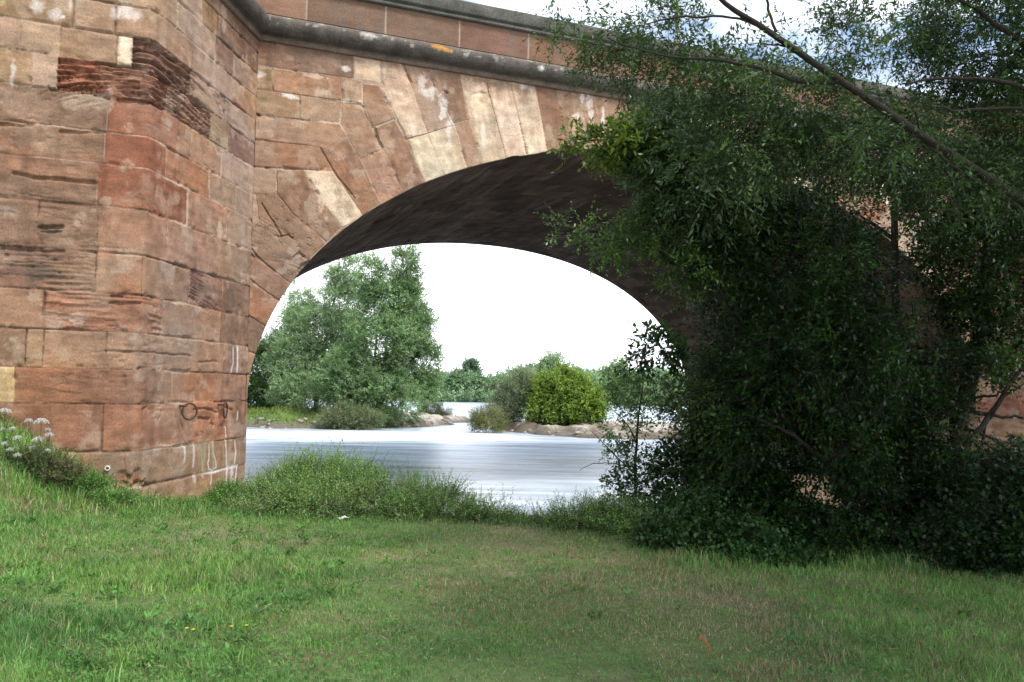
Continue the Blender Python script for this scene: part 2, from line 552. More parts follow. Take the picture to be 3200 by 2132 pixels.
# shallow hollow worn near the foot of the pier
for (x, y, rx, ry, d) in [(382, 1496, 22, 30, .04), (432, 1492, 34, 36, .045), (440, 1515, 26, 16, .04)]:
    s, z, t = pier_sz((x, y))
    q = np.hypot((S - s) / (rx * t / F), (Z - z) / (ry * t / F)) + .9 * (fbm(S * 8, Z * 8, 4, 66) - .5)
    pier.D += d * sstep(1.1, .5, q)
pier.finish(100)
for i, b in enumerate([(60, 15, 40, 18, 'pale', .8), (112, 16, 26, 24, 'white', .55), (70, 45, 26, 14, 'pale', .7), (170, 45, 26, 20, 'white', .5), (195, 52, 8, 6, 'white', .8), (5, 8, 14, 12, 'yellow', .8),
                       (222, 12, 7, 20, 'cream', .9), (400, 40, 42, 30, 'white', .55), (445, 30, 30, 12, 'pale', .7), (512, 95, 14, 40, 'pale', .7), (560, 130, 28, 40, 'grey', .5), (565, 165, 26, 16, 'orange', .6),
                       (40, 220, 10, 40, 'white', .5), (120, 225, 40, 36, 'pale', .55), (60, 100, 60, 40, 'pale', .4), (150, 110, 40, 40, 'grey', .5), (390, 165, 22, 38, 'cream', .6),
                       (350, 430, 22, 16, 'red', .8), (460, 240, 60, 40, 'red', .5), (640, 480, 14, 14, 'red', .35), (620, 470, 40, 34, 'pale', .5), (640, 540, 40, 30, 'orange', .5), (690, 520, 50, 24, 'pale', .5),
                       (500, 640, 50, 30, 'grey', .45), (640, 660, 26, 40, 'pale', .4), (688, 720, 18, 26, 'cream', .7), (668, 712, 8, 8, 'soot', .5),
                       (100, 845, 80, 34, 'soot', .6), (60, 570, 50, 24, 'soot', .45), (70, 440, 70, 30, 'soot', .4), (70, 400, 60, 12, 'soot', .5), (150, 720, 60, 24, 'soot', .35), (60, 310, 70, 34, 'grey', .5), (40, 650, 60, 40, 'soot', .35), (250, 870, 24, 20, 'grey', .6),
                       (640, 905, 42, 36, 'soot', .5), (720, 925, 14, 40, 'soot', .55), (690, 870, 50, 26, 'purple', .5), (480, 965, 30, 28, 'pale', .6), (455, 1015, 20, 22, 'grey', .5), (170, 965, 30, 40, 'red', .35),
                       (660, 1000, 40, 26, 'purple', .4), (720, 1010, 26, 40, 'gbrown', .7), (250, 1105, 36, 34, 'pale', .35), (150, 1100, 24, 40, 'red', .25), (465, 1165, 24, 26, 'pale', .4),
                       (475, 1450, 70, 40, 'olive', .4), (360, 1440, 40, 30, 'soot', .18), (600, 1480, 60, 26, 'gbrown', .5), (640, 1430, 50, 40, 'tan', .6), (515, 1462, 10, 8, 'yellow', .6), (570, 1510, 10, 8, 'yellow', .5),
                       (380, 1496, 14, 24, 'rust', .8), (430, 1500, 30, 30, 'rust', .75), (440, 1330, 60, 26, 'orange', .4), (560, 1300, 30, 20, 'pale', .2), (60, 1290, 40, 30, 'pale', .35), (100, 1330, 30, 16, 'pale', .4),
                       (745, 1240, 16, 30, 'soot', .45), (730, 1120, 10, 60, 'soot', .5), (712, 1190, 14, 14, 'soot', .5)]):
    pier.blotch(*b, seed=i)
# old paint, drips and lime runs low on the side facet
for i, s_ in enumerate([([(742, 1085), (742, 1120), (741, 1165)], 9, 'white', .9), ([(728, 1088), (729, 1130), (722, 1165)], 8, 'white', .6), ([(705, 1335), (707, 1385), (710, 1450), (708, 1520)], 6, 'white', .7),
                        ([(531, 1402), (532, 1455), (543, 1472), (570, 1472), (590, 1450), (592, 1398)], 5, 'green', .8), ([(578, 1388), (580, 1420), (578, 1440)], 9, 'white', .6), ([(606, 1394), (608, 1425), (606, 1455)], 10, 'white', .6),
                        ([(625, 1392), (632, 1410), (634, 1470)], 7, 'green', .9), ([(642, 1384), (641, 1420), (637, 1465)], 14, 'green', .85), ([(655, 1390), (655, 1435), (651, 1448), (655, 1466), (665, 1472), (678, 1462), (676, 1440), (668, 1420), (667, 1380)], 4, 'white', .9),
                        ([(666, 1380), (667, 1420), (670, 1462)], 14, 'green', .7), ([(684, 1392), (690, 1384), (700, 1392), (700, 1455)], 6, 'pale', .8), ([(736, 1380), (738, 1410), (735, 1445)], 7, 'white', .8), ([(722, 1390), (722, 1440)], 5, 'pale', .6), ([(750, 1382), (750, 1450)], 4, 'pale', .8),
                        ([(640, 1480), (670, 1476), (700, 1466), (745, 1456)], 6, 'white', .95), ([(662, 1476), (663, 1495), (661, 1512)], 5, 'white', .8), ([(610, 1488), (612, 1500)], 14, 'white', .6), ([(636, 1482), (637, 1489)], 9, 'white', .6),
                        ([(712, 1462), (711, 1500), (708, 1530)], 6, 'white', .9), ([(728, 1465), (726, 1500), (724, 1530)], 16, 'white', .7), ([(742, 1458), (738, 1500), (736, 1520)], 7, 'white', .8), ([(745, 1290), (743, 1310)], 8, 'white', .7),
                        ([(500, 1390), (520, 1393), (560, 1388), (575, 1382)], 5, 'cream', .9), ([(546, 1270), (552, 1310), (566, 1360), (578, 1382)], 5, 'soot', .6), ([(556, 1290), (566, 1340)], 22, 'gbrown', .35), ([(388, 1412), (387, 1475)], 4, 'rust', .9)]):
    pier.stroke(*s_, seed=i)
# positions: the strip bends round the two nose corners
C2 = CN - FW * U2
PL = C2 + CA * U2 - CB * N2
d3 = (PL - C2) / np.linalg.norm(PL - C2)


def strip_pos(S):
    f = np.clip(S, 0, None)[..., None] * FD
    m = np.clip(S, -FW, 0)[..., None] * U2
    l = np.clip(-FW - S, 0, None)[..., None] * d3
    return CN + f + m + l


def strip_nrm(S):
    nf = np.array([U2[1], -U2[0]])
    ns = np.array([FD[1], -FD[0]])
    nl = np.array([-d3[1], d3[0]])
    w1 = sstep(-.05, .05, S)[..., None]
    w2 = sstep(-FW + .05, -FW - .05, S)[..., None]
    v = nf * (1 - w1) * (1 - w2) + ns * w1 + nl * w2
    return v / np.linalg.norm(v, axis=-1, keepdims=True)


pxy = strip_pos(S)
nrm = strip_nrm(S)
rnd = 0.022 * (np.exp(-(S / .045) ** 2) + np.exp(-((S + FW) / .045) ** 2))      # worn arris
pxy = pxy - nrm * (pier.D + rnd)[..., None]
V = np.concatenate([pxy, Z[..., None]], -1).reshape(-1, 3)
pier_ob = mesh_np("pier", V, [grid_idx(*S.shape)], M_STONE, bridge, pier.C.reshape(-1, 3), True)

# drain pipe end in the pier foot
sp, zp, _ = pier_sz((336, 1463))
c0 = np.array([*(CN + sp * U2), zp])
out = np.array([U2[1], -U2[0], 0.0])
ring_pts = []
for r, d in ((.036, -.06), (.036, .055), (.022, .055), (.022, -.03), (.001, -.03)):
    an = np.linspace(0, 2 * math.pi, 20, endpoint=False)
    ring_pts.append(c0 + out * d + r * (np.cos(an)[:, None] * np.array([*U2, 0]) + np.sin(an)[:, None] * np.array([0, 0, 1.0])))
rp = np.array(ring_pts)
i = np.arange(100).reshape(5, 20)
jj = np.roll(i, -1, 1)
mesh_np("drain_pipe", rp.reshape(-1, 3), [np.stack([i[:-1], jj[:-1], jj[1:], i[1:]], -1).reshape(-1, 4)], M_PAINTW, bridge, smooth=False)

# ================================================================== spandrel wall with voussoirs
ph = np.concatenate([np.linspace(math.pi, math.pi / 2, 820, endpoint=False), np.linspace(math.pi / 2, 0, 240)])
sc = np.sign(np.cos(ph)) * np.abs(np.cos(ph)) ** (2 / PE)
s_c = SPAN / 2 * (1 + sc)
z_c = ZS + RISE * np.abs(np.sin(ph)) ** (2 / PE)
edge_n = 0.02 * (fbm(s_c * 3, s_c * 0, 3, 5) - .5) + 0.03 * sstep(.62, .75, fbm(s_c * 1.3, s_c * 0 + 4, 3, 6))
tt = np.linspace(0, 1, 400)
S = np.repeat(s_c[:, None], 400, 1)
Z = (z_c + edge_n)[:, None] * (1 - tt) + (ZTOP + .06) * tt
wall = Face(S, Z, wall_sz)
# generic far half: coursed spandrel then radial ring
a_ = (S - SPAN / 2) / (SPAN / 2)
b_ = np.clip(Z - ZS, 1e-4, None) / RISE
rho = (np.abs(a_) ** PE + b_ ** PE) ** (1 / PE)
rr = np.hypot(S - SPAN / 2, Z - ZS)
ringd = rr * (1 - 1 / rho)
phi = np.arctan2(b_ / rho, a_ / rho)
arc = phi * (SPAN / 2 + RISE) / 2
vi = np.floor(arc / .62).astype(int)
fj = np.abs((arc / .62) % 1 - .5)
jd = (.5 - fj) * .62
ringt = 1.5 + .35 * (vi % 2)
ci = np.floor(Z / .52).astype(int)
off = (ci % 2) * .5
cj = np.floor(S / 1.15 + off).astype(int)
jc = np.minimum((.5 - np.abs((Z / .52) % 1 - .5)) * .52, (.5 - np.abs((S / 1.15 + off) % 1 - .5)) * 1.15)
inr = ringd < ringt
hsh = np.where(inr, _V[(vi * 37 + 11 + 5 * (ringd > .8)) & 4095], _V[(ci * 131 + cj * 17 + 7) & 4095])
pal = np.array([K['cream'], K['pink'], K['pale'], K['brown'], K['cream'], K['tan'], K['pink'], K['red']])
wall.C = pal[(hsh * 7.99).astype(int)] * 1.0
wall.J = np.where(inr, np.minimum(jd, np.abs(ringd - ringt)), jc)
wall.A = np.where(inr, phi, 0)
wall.E = np.where(hsh > .6, .25, .03)
wall.D = hsh * .012
VS = [
    ('gbrown', .1, 0, [(800, 100), (1107, 140), (1107, 246), (793, 205)]),
    ('cream', 0, 0, [(1107, 140), (1195, 155), (1188, 260), (1107, 246)]),
    ('olive', .1, 0, [(790, 205), (855, 214), (853, 287), (790, 275)]),
    ('pink', .1, 0, [(855, 214), (1069, 241), (1069, 314), (853, 287)]),
    ('pale', 0, 0, [(1069, 241), (1134, 252), (1132, 323), (1069, 314)]),
    ('olive', .15, 0, [(790, 275), (937, 297), (937, 372), (790, 358)]),
    ('grey', .1, 0, [(937, 297), (1069, 315), (1063, 387), (937, 372)]),
    ('pink', .15, 0, [(785, 358), (1063, 387), (1085, 412), (1086, 427), (1012, 465), (1000, 458), (778, 433)]),
    ('orange', .1, 0, [(775, 433), (1000, 458), (1041, 535), (944, 529), (864, 526), (771, 518)]),
    ('grey', 0, 0, [(770, 518), (864, 526), (862, 606), (800, 604), (765, 592)]),
    ('brown', .35, 2.3, [(864, 526), (944, 529), (1068, 711), (1021, 756), (915, 666), (866, 604)]),
    ('cream', 0, 2.2, [(944, 529), (1041, 535), (1086, 599), (1136, 669), (1120, 690), (1068, 712)]),
    ('brown', .42, 2.4, [(800, 604), (862, 606), (915, 666), (1021, 756), (963, 818), (912, 778), (810, 695)]),
    ('pale', .1, 2.4, [(765, 592), (800, 604), (810, 695), (768, 735)]),
    ('gbrown', .5, 2.5, [(766, 735), (810, 695), (912, 778), (963, 818), (910, 888), (768, 781)]),
    ('brown', .4, 2.6, [(766, 781), (910, 888), (892, 912), (878, 944), (764, 862)]),
    ('orange', .1, 2.75, [(764, 862), (878, 944), (860, 980), (835, 1024), (762, 974)]),
    ('gbrown', .1, 2.9, [(762, 974), (835, 1024), (800, 1107), (757, 1090)]),
    ('pink', .15, 3.0, [(757, 1090), (800, 1107), (780, 1170), (755, 1170)]),
    ('pink', .1, 3.1, [(755, 1170), (784, 1170), (760, 1300), (752, 1300)]),
    ('brown', .3, 2.1, [(1000, 458), (1013, 465), (1083, 428), (1126, 497), (1155, 560), (1192, 634), (1134, 672), (1086, 599), (1041, 535)]),
    ('pink', .15, 2.05, [(1126, 497), (1199, 466), (1265, 606), (1192, 640), (1155, 560)]),
    ('pink', .1, 2.05, [(1069, 320), (1131, 325), (1161, 390), (1196, 466), (1126, 497), (1086, 426), (1063, 387)]),
    ('brown', .25, 2.0, [(1132, 258), (1188, 264), (1234, 371), (1167, 399), (1134, 325)]),
    ('brown', .3, 2.0, [(1167, 399), (1236, 371), (1270, 436), (1330, 575), (1264, 608), (1199, 466)]),
    ('cream', 0, 1.95, [(1191, 150), (1258, 165), (1258, 191), (1338, 416), (1271, 434), (1195, 275)]),
    ('ycream', 0, 1.95, [(1273, 435), (1338, 416), (1391, 545), (1330, 580)]),
    ('pale', .1, 1.9, [(1258, 165), (1330, 180), (1345, 237), (1377, 308), (1414, 393), (1338, 416), (1258, 191)]),
    ('ycream', 0, 1.9, [(1338, 416), (1414, 393), (1463, 525), (1391, 555)]),
    ('gbrown', .3, 1.85, [(1343, 200), (1437, 220), (1464, 374), (1419, 386), (1377, 308)]),
    ('tan', .35, 1.85, [(1420, 386), (1468, 375), (1512, 520), (1463, 530)]),
    ('cream', 0, 1.8, [(1437, 210), (1517, 225), (1527, 286), (1452, 299)]),
    ('cream', 0, 1.8, [(1452, 299), (1527, 286), (1586, 505), (1512, 520), (1470, 377)]),
    ('cream', 0, 1.75, [(1517, 225), (1591, 240), (1652, 495), (1586, 505)]),
    ('cream', 0, 1.72, [(1591, 240), (1669, 250), (1714, 480), (1652, 495)]),
    ('brown', .15, 1.7, [(1669, 250), (1737, 260), (1776, 475), (1714, 485)]),
    ('grey', .1, 1.65, [(1737, 260), (1806, 270), (1847, 465), (1776, 475)]),
    ('pink', .1, 1.63, [(1806, 270), (1852, 280), (1888, 455), (1847, 465)]),
    ('tan', 0, 1.6, [(1852, 280), (1942, 295), (1978, 450), (1888, 460)]),
    ('pink', .1, 1.58, [(1942, 295), (2010, 310), (2050, 450), (1978, 455)]),
]
for c, e, a, p in VS:
    wall.stone([wall_sz(q)[:2] for q in p], c, e, a)
wall.crack([(1258, 195), (1270, 225), (1285, 255)], 6, .03)
wall.crack([(1172, 400), (1185, 440), (1196, 462)], 8, .04)
wall.crack([(1135, 330), (1150, 365), (1165, 398)], 5, .03)
wall.crack([(1005, 465), (1040, 530), (1110, 620)], 5, .03)
wall.crack([(935, 850), (945, 830), (962, 820)], 14, .06)
wall.crack([(920, 800), (935, 790), (950, 800)], 9, .05)
wall.crack([(872, 740), (900, 735), (915, 745)], 7, .04)
wall.crack([(820, 640), (850, 690), (880, 740)], 6, .03)
wall.crack([(770, 745), (800, 800), (860, 850)], 6, .03)
wall.crack([(1389, 285), (1395, 288), (1397, 290)], 11, .06)
wall.crack([(795, 357), (803, 358), (812, 361)], 9, .05)
wall.E *= .7
wall.finish(300, .12)
for i, b in enumerate([(850, 150, 50, 22, 'purple', .6), (1000, 195, 44, 26, 'pale', .5), (800, 170, 12, 30, 'pale', .6), (1080, 215, 12, 9, 'white', .9), (925, 165, 30, 12, 'dark', .4), (1040, 175, 60, 12, 'dark', .4),
                       (1230, 205, 30, 24, 'rust', .75), (1215, 185, 30, 10, 'dark', .5), (1320, 260, 16, 40, 'white', .6), (1340, 290, 24, 18, 'white', .7), (1310, 340, 50, 70, 'grey', .35), (1385, 330, 12, 50, 'white', .6), (1405, 400, 10, 40, 'white', .5),
                       (990, 240, 40, 7, 'cream', .8), (905, 300, 36, 8, 'white', .8), (1010, 290, 30, 14, 'cream', .6), (1082, 312, 13, 5, 'white', .95), (1125, 318, 8, 4, 'white', .95), (812, 232, 22, 10, 'white', .6),
                       (850, 400, 50, 26, 'pale', .6), (830, 480, 34, 40, 'pale', .8), (945, 490, 14, 40, 'pale', .8), (800, 560, 28, 30, 'pale', .7), (1000, 560, 36, 30, 'cream', .8), (1020, 620, 30, 50, 'cream', .8), (975, 575, 22, 18, 'pink', .6), (1060, 600, 14, 60, 'tan', .7), (1090, 660, 16, 40, 'tan', .6),
                       (850, 715, 26, 26, 'pale', .6), (800, 700, 26, 26, 'pale', .6), (870, 770, 40, 22, 'tan', .6), (930, 690, 14, 24, 'grey', .5), (860, 880, 40, 14, 'purple', .35), (800, 850, 24, 10, 'pale', .35),
                       (1500, 250, 90, 16, 'gbrown', .7), (1400, 245, 60, 24, 'gbrown', .5), (1600, 275, 60, 14, 'gbrown', .6), (1640, 300, 12, 40, 'gbrown', .5), (1560, 290, 10, 40, 'gbrown', .35), (1632, 268, 10, 10, 'white', .9), (1660, 278, 8, 8, 'white', .8),
                       (1560, 440, 36, 50, 'gbrown', .22), (1450, 340, 16, 50, 'dark', .3), (1510, 420, 8, 60, 'white', .5), (1840, 320, 12, 40, 'white', .75), (1850, 360, 10, 30, 'white', .7), (1800, 365, 12, 12, 'white', .6), (1885, 370, 5, 50, 'white', .7), (1820, 300, 6, 34, 'white', .8), (1740, 450, 30, 16, 'olive', .5),
                       (1700, 275, 60, 10, 'dark', .4), (810, 1060, 16, 30, 'dark', .25), (770, 1240, 10, 50, 'grey', .5), (1330, 480, 30, 40, 'cream', .3), (1300, 545, 16, 10, 'grey', .4)]):
    wall.blotch(*b, seed=i + 50)
# wall colour darkened in a band below the cornice
dkband = (sstep(.75, .05, ZTOP - Z + .5 * (fbm(S * 2.5, Z * .8, 4, 77) - .5)) * .5)[..., None]
wall.C = wall.C * (1 - dkband) + wall.C * np.array([.55, .48, .44]) * dkband
D = wall.D.copy()
D[:, 0] = np.maximum(D[:, 0], .05)
D[:, 1] = np.maximum(D[:, 1], .02)
V = np.concatenate([P0 + S[..., None] * U2 + D[..., None] * N2, Z[..., None]], -1).reshape(-1, 3)
mesh_np("spandrel_wall", V, [grid_idx(*S.shape)], M_STONE, bridge, wall.C.reshape(-1, 3), True)

# ================================================================== vault (soffit) and jambs
zj = np.linspace(-1.8, ZS, 60, endpoint=False)
phv = np.linspace(math.pi, 0, 420)
scv = np.sign(np.cos(phv)) * np.abs(np.cos(phv)) ** (2 / PE)
sv = np.concatenate([np.zeros(60), SPAN / 2 * (1 + scv), np.full(60, SPAN)])
zv = np.concatenate([zj, ZS + RISE * np.abs(np.sin(phv)) ** (2 / PE), zj[::-1]])
ln = np.concatenate([[0], np.cumsum(np.hypot(np.diff(sv), np.diff(zv)))])
wv = np.linspace(.03, WID, 300)
A, Wg = np.meshgrid(ln, wv, indexing='ij')
row = np.floor(A / .62).astype(int)
jl = np.minimum((.5 - np.abs((A / .62) % 1 - .5)) * .62, (.5 - np.abs((Wg / 1.3 + row * .5) % 1 - .5)) * 1.3)
bid = _V[(row * 29 + np.floor(Wg / 1.3 + row * .5).astype(int) * 7) & 4095]
Dv = .012 * bid + .03 * sstep(.035, .008, jl) + .05 * sstep(.6, .78, fbm(A * 1.6, Wg * .7, 4, 501)) + .02 * (fbm(A * 4, Wg * 1.5, 4, 502) - .5)
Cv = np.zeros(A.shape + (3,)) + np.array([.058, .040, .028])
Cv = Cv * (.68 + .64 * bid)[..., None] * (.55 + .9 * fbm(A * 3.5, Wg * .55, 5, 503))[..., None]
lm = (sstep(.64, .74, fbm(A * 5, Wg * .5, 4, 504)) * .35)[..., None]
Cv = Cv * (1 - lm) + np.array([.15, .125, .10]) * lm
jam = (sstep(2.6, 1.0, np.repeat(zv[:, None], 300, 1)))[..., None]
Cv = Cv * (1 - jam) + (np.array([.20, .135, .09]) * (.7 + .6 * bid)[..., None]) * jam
nx = np.gradient(zv)
nz = -np.gradient(sv)
nn = np.hypot(nx, nz) + 1e-9
nx, nz = nx / nn, nz / nn                      # into the opening
Sg = sv[:, None] - nx[:, None] * Dv
Zg = zv[:, None] - nz[:, None] * Dv
Zg[60:-60] += 0
V = np.concatenate([P0 + Sg[..., None] * U2 + Wg[..., None] * N2, Zg[..., None]], -1).reshape(-1, 3)
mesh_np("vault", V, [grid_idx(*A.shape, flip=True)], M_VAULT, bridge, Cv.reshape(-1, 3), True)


# ================================================================== plain walls: left of pier, second pier, rear face, deck
def plain_face(name, O, d, length, z0, z1, seed, step=.05, inset=None):
    s_ = np.arange(0, length + step, step)
    z_ = np.arange(z0, z1 + step, step)
    S, Z = np.meshgrid(s_, z_, indexing='ij')
    ci = np.floor(Z / .56).astype(int)
    o_ = (ci % 2) * .5 + _V[(ci * 13) & 4095] * .3
    cj = np.floor(S / 1.3 + o_).astype(int)
    h = _V[(ci * 131 + cj * 17 + seed) & 4095]
    fc = Face(S, Z, None)
    pal = np.array([K['pink'], K['red'], K['orange'], K['brown'], K['pink'], K['tan'], K['brown'], K['pale']])
    fc.C = pal[(h * 7.99).astype(int)] * 1.0
    fc.J = np.minimum((.5 - np.abs((Z / .56) % 1 - .5)) * .56, (.5 - np.abs((S / 1.3 + o_) % 1 - .5)) * 1.3)
    fc.E = np.where(h > .6, .4, .05)
    fc.D = h * .015
    fc.finish(seed)
    nr = np.array([d[1], -d[0]])
    xy = O + S[..., None] * d - nr * fc.D[..., None]
    return np.concatenate([xy, Z[..., None]], -1).reshape(-1, 3), grid_idx(*S.shape), fc.C.reshape(-1, 3)


P1 = P0 + SPAN * U2
C1 = P1 - CA * U2 + CB * N2
C1b = C1 + FW * U2
P1b = C1b - CA * U2 - CB * N2
bg = Bag()
for O, e, sd, stp in ((P1, C1, 611, .03), (C1, C1b, 622, .05), (C1b, P1b, 633, .1)):
    L_ = np.linalg.norm(e - O)
    bg.add(*plain_face("pier", O, (e - O) / L_, L_, -1.6, ZTOP + .05, sd, stp))
bg.build("pier", M_STONE, bridge, True)
for O, l_, sd in ((PL - 14 * U2, 14.0, 644), (P1b, 16.0, 655)):
    V, q, cc = plain_face("w", O, U2, l_, -1.6, ZTOP + .05, sd, .1)
    mesh_np("approach_wall", V, [q], M_STONE, bridge, cc, True)
# rear elevation: same arch opening, plain
S = np.repeat(s_c[::8, None], 40, 1)
Zr = z_c[::8, None] * (1 - np.linspace(0, 1, 40)) + (ZTOP + .5) * np.linspace(0, 1, 40)
V = np.concatenate([P0 + S[..., None] * U2 + WID * N2, Zr[..., None]], -1).reshape(-1, 3)
bg = Bag()
bg.add(V, grid_idx(*S.shape, flip=True), K['pink'])
for a, b in ((-30.0, 0.0), (SPAN, SPAN + 25)):
    q = np.array([[*(P0 + s * U2 + WID * N2), z] for s, z in ((a, -2), (b, -2), (b, ZTOP + .5), (a, ZTOP + .5))])
    bg.add(q, np.array([[3, 2, 1, 0]]), K['pink'])
bg.build("rear_wall", M_STONE, bridge)
dk = np.array([[*(P0 + s * U2 + w * N2), 8.97] for s, w in ((-30, -.02), (SPAN + 25, -.02), (SPAN + 25, WID), (-30, WID))])
mesh_np("roadway", dk, [np.array([[0, 1, 2, 3]])], surf_mat("asphalt", base=(.05, .05, .05)), bridge)


# ================================================================== cornice, parapet, coping: swept along the plan of the face
def sweep(prof, path, step=.06, closed=False):
    """prof: (offset outward, z); path: plan points left to right (outward = right-hand side)"""
    path = np.asarray(path, float)
    segs = np.diff(path, axis=0)
    ln_ = np.linalg.norm(segs, axis=1)
    dirs = segs / ln_[:, None]
    outs = np.stack([dirs[:, 1], -dirs[:, 0]], 1)
    rows, outl, aa = [], [], []
    acc = 0.0
    for k in range(len(segs)):
        n = max(2, int(ln_[k] / step))
        t = np.linspace(0, 1, n, endpoint=(k == len(segs) - 1))
        for q in t:
            rows.append(path[k] + segs[k] * q)
            if q == 0 and k > 0:
                m = outs[k - 1] + outs[k]
                m /= (m @ outs[k])
            else:
                m = outs[k]
            outl.append(m)
            aa.append(acc + ln_[k] * q)
        acc += ln_[k]
    rows, outl, aa = np.array(rows), np.array(outl), np.array(aa)
    pr = np.asarray(prof, float)
    xy = rows[:, None] + outl[:, None] * pr[None, :, :1]
    Zp = np.repeat(pr[None, :, 1], len(rows), 0)
    return xy, Zp, np.repeat(aa[:, None], len(pr), 1), outl


plan = [PL - 14 * U2, PL, C2, CN, P0, P1, C1, C1b, P1b, P1b + 16 * U2]
s0_at_P0 = 14 + FL + FW + FL
prof = [(-.02, 8.40), (.05, 8.40), (.055, 8.44), (.055, 8.50), (.07, 8.515)]
for a in np.linspace(-70, 88, 16):
    prof.append((.075 + .205 * math.cos(math.radians(a)), 8.715 + .195 * math.sin(math.radians(a))))
prof += [(.03, 8.925), (-.30, 8.94)]
xy, Zp, Ar, ol = sweep(prof, plan, .04)
blk = np.abs((Ar / 1.55) % 1 - .5)
jn = sstep(.488, .499, blk)
nz_ = .012 * (fbm(Ar * 4, Zp * 12, 4, 700) - .5) + .018 * jn
xy = xy - ol[:, None] * nz_[..., None]
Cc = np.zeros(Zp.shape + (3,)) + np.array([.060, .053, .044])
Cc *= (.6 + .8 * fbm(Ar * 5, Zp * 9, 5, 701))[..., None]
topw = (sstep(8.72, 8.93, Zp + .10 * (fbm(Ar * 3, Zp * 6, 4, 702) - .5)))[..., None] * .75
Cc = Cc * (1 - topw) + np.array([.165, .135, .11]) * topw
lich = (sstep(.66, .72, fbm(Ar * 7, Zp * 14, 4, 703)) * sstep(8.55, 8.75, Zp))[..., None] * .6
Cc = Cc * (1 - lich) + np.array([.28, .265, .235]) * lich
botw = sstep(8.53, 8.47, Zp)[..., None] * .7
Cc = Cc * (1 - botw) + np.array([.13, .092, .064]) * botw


def lichen(px, py, rx, rz, col, k):
    global Cc
    s, z, t = on_plane(px, py, P0 - .25 * N2, U2)
    d = np.hypot((Ar - s0_at_P0 - s) / rx, (Zp - z) / rz) + 1.3 * (fbm(Ar * 14, Zp * 30, 4, int(px)) - .5)
    w = (sstep(1.2, .5, d) * k)[..., None]
    Cc = Cc * (1 - w) + np.array(col) * w


lichen(1372, 149, .17, .05, (.40, .18, .02), .75)
lichen(1395, 158, .12, .05, (.36, .17, .03), .7)
lichen(1152, 113, .22, .08, (.36, .35, .31), .7)
lichen(1690, 215, .1, .05, (.5, .49, .44), .7)
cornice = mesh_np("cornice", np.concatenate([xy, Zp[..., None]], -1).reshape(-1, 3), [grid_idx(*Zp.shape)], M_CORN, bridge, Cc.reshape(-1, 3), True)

pz = np.concatenate([np.linspace(8.90, 9.70, 50)])
prof = [(0.0, z) for z in pz] + [(-.42, 9.70), (-.42, 8.9)]
xy, Zp, Ar, ol = sweep(prof, plan, .03)
k_ = np.floor(Ar / 1.62 + .12)
blk = np.abs((Ar / 1.62 + .12) % 1 - .5) * 1.62
jn = sstep(.795, .805, blk)
hh = _V[(k_.astype(int) * 41 + 3) & 4095]
xy = xy - ol[:, None] * (.012 * (fbm(Ar * 4, Zp * 5, 4, 710) - .5) + .012 * jn + .012 * hh)[..., None]
pal = np.array([K['brown'], K['gbrown'], K['pink'], K['purple'], K['gbrown'], K['brown']])
Cp = pal[(hh * 5.99).astype(int)] * np.array([.80, .82, .84])
st_ = (sstep(.52, .75, fbm(Ar * 6, Zp * .8, 4, 711)) * .55)[..., None]
Cp = Cp * (1 - st_) + K['soot'] * 1.4 * st_
Cp *= (.8 + .4 * fbm(Ar * 2, Zp * 3, 4, 712))[..., None]
mo = (jn * .7)[..., None]
Cp = Cp * (1 - mo) + K['mortar'] * .9 * mo
parapet = mesh_np("parapet", np.concatenate([xy, Zp[..., None]], -1).reshape(-1, 3), [grid_idx(*Zp.shape)], M_STONE, bridge, Cp.reshape(-1, 3), True)
prof = [(-.02, 9.575), (.075, 9.58), (.085, 9.60), (.085, 9.635), (.035, 9.645), (.035, 9.685), (.115, 9.692), (.125, 9.71), (.125, 9.93), (.11, 9.965), (.05, 9.985), (-.45, 9.99), (-.53, 9.97), (-.53, 9.70), (-.42, 9.70)]
xy, Zp, Ar, ol = sweep(prof, plan, .08)
blk = np.abs((Ar / 1.3 + .3) % 1 - .5) * 1.3
jn = sstep(.62, .645, blk)
xy = xy - ol[:, None] * (.01 * (fbm(Ar * 4, Zp * 9, 4, 720) - .5) + .012 * jn)[..., None]
Cq = np.zeros(Zp.shape + (3,)) + np.array([.072, .070, .060])
Cq *= (.65 + .7 * fbm(Ar * 3, Zp * 8, 5, 721))[..., None]
mesh_np("coping", np.concatenate([xy, Zp[..., None]], -1).reshape(-1, 3), [grid_idx(*Zp.shape)], M_CORN, parapet, Cq.reshape(-1, 3), False)

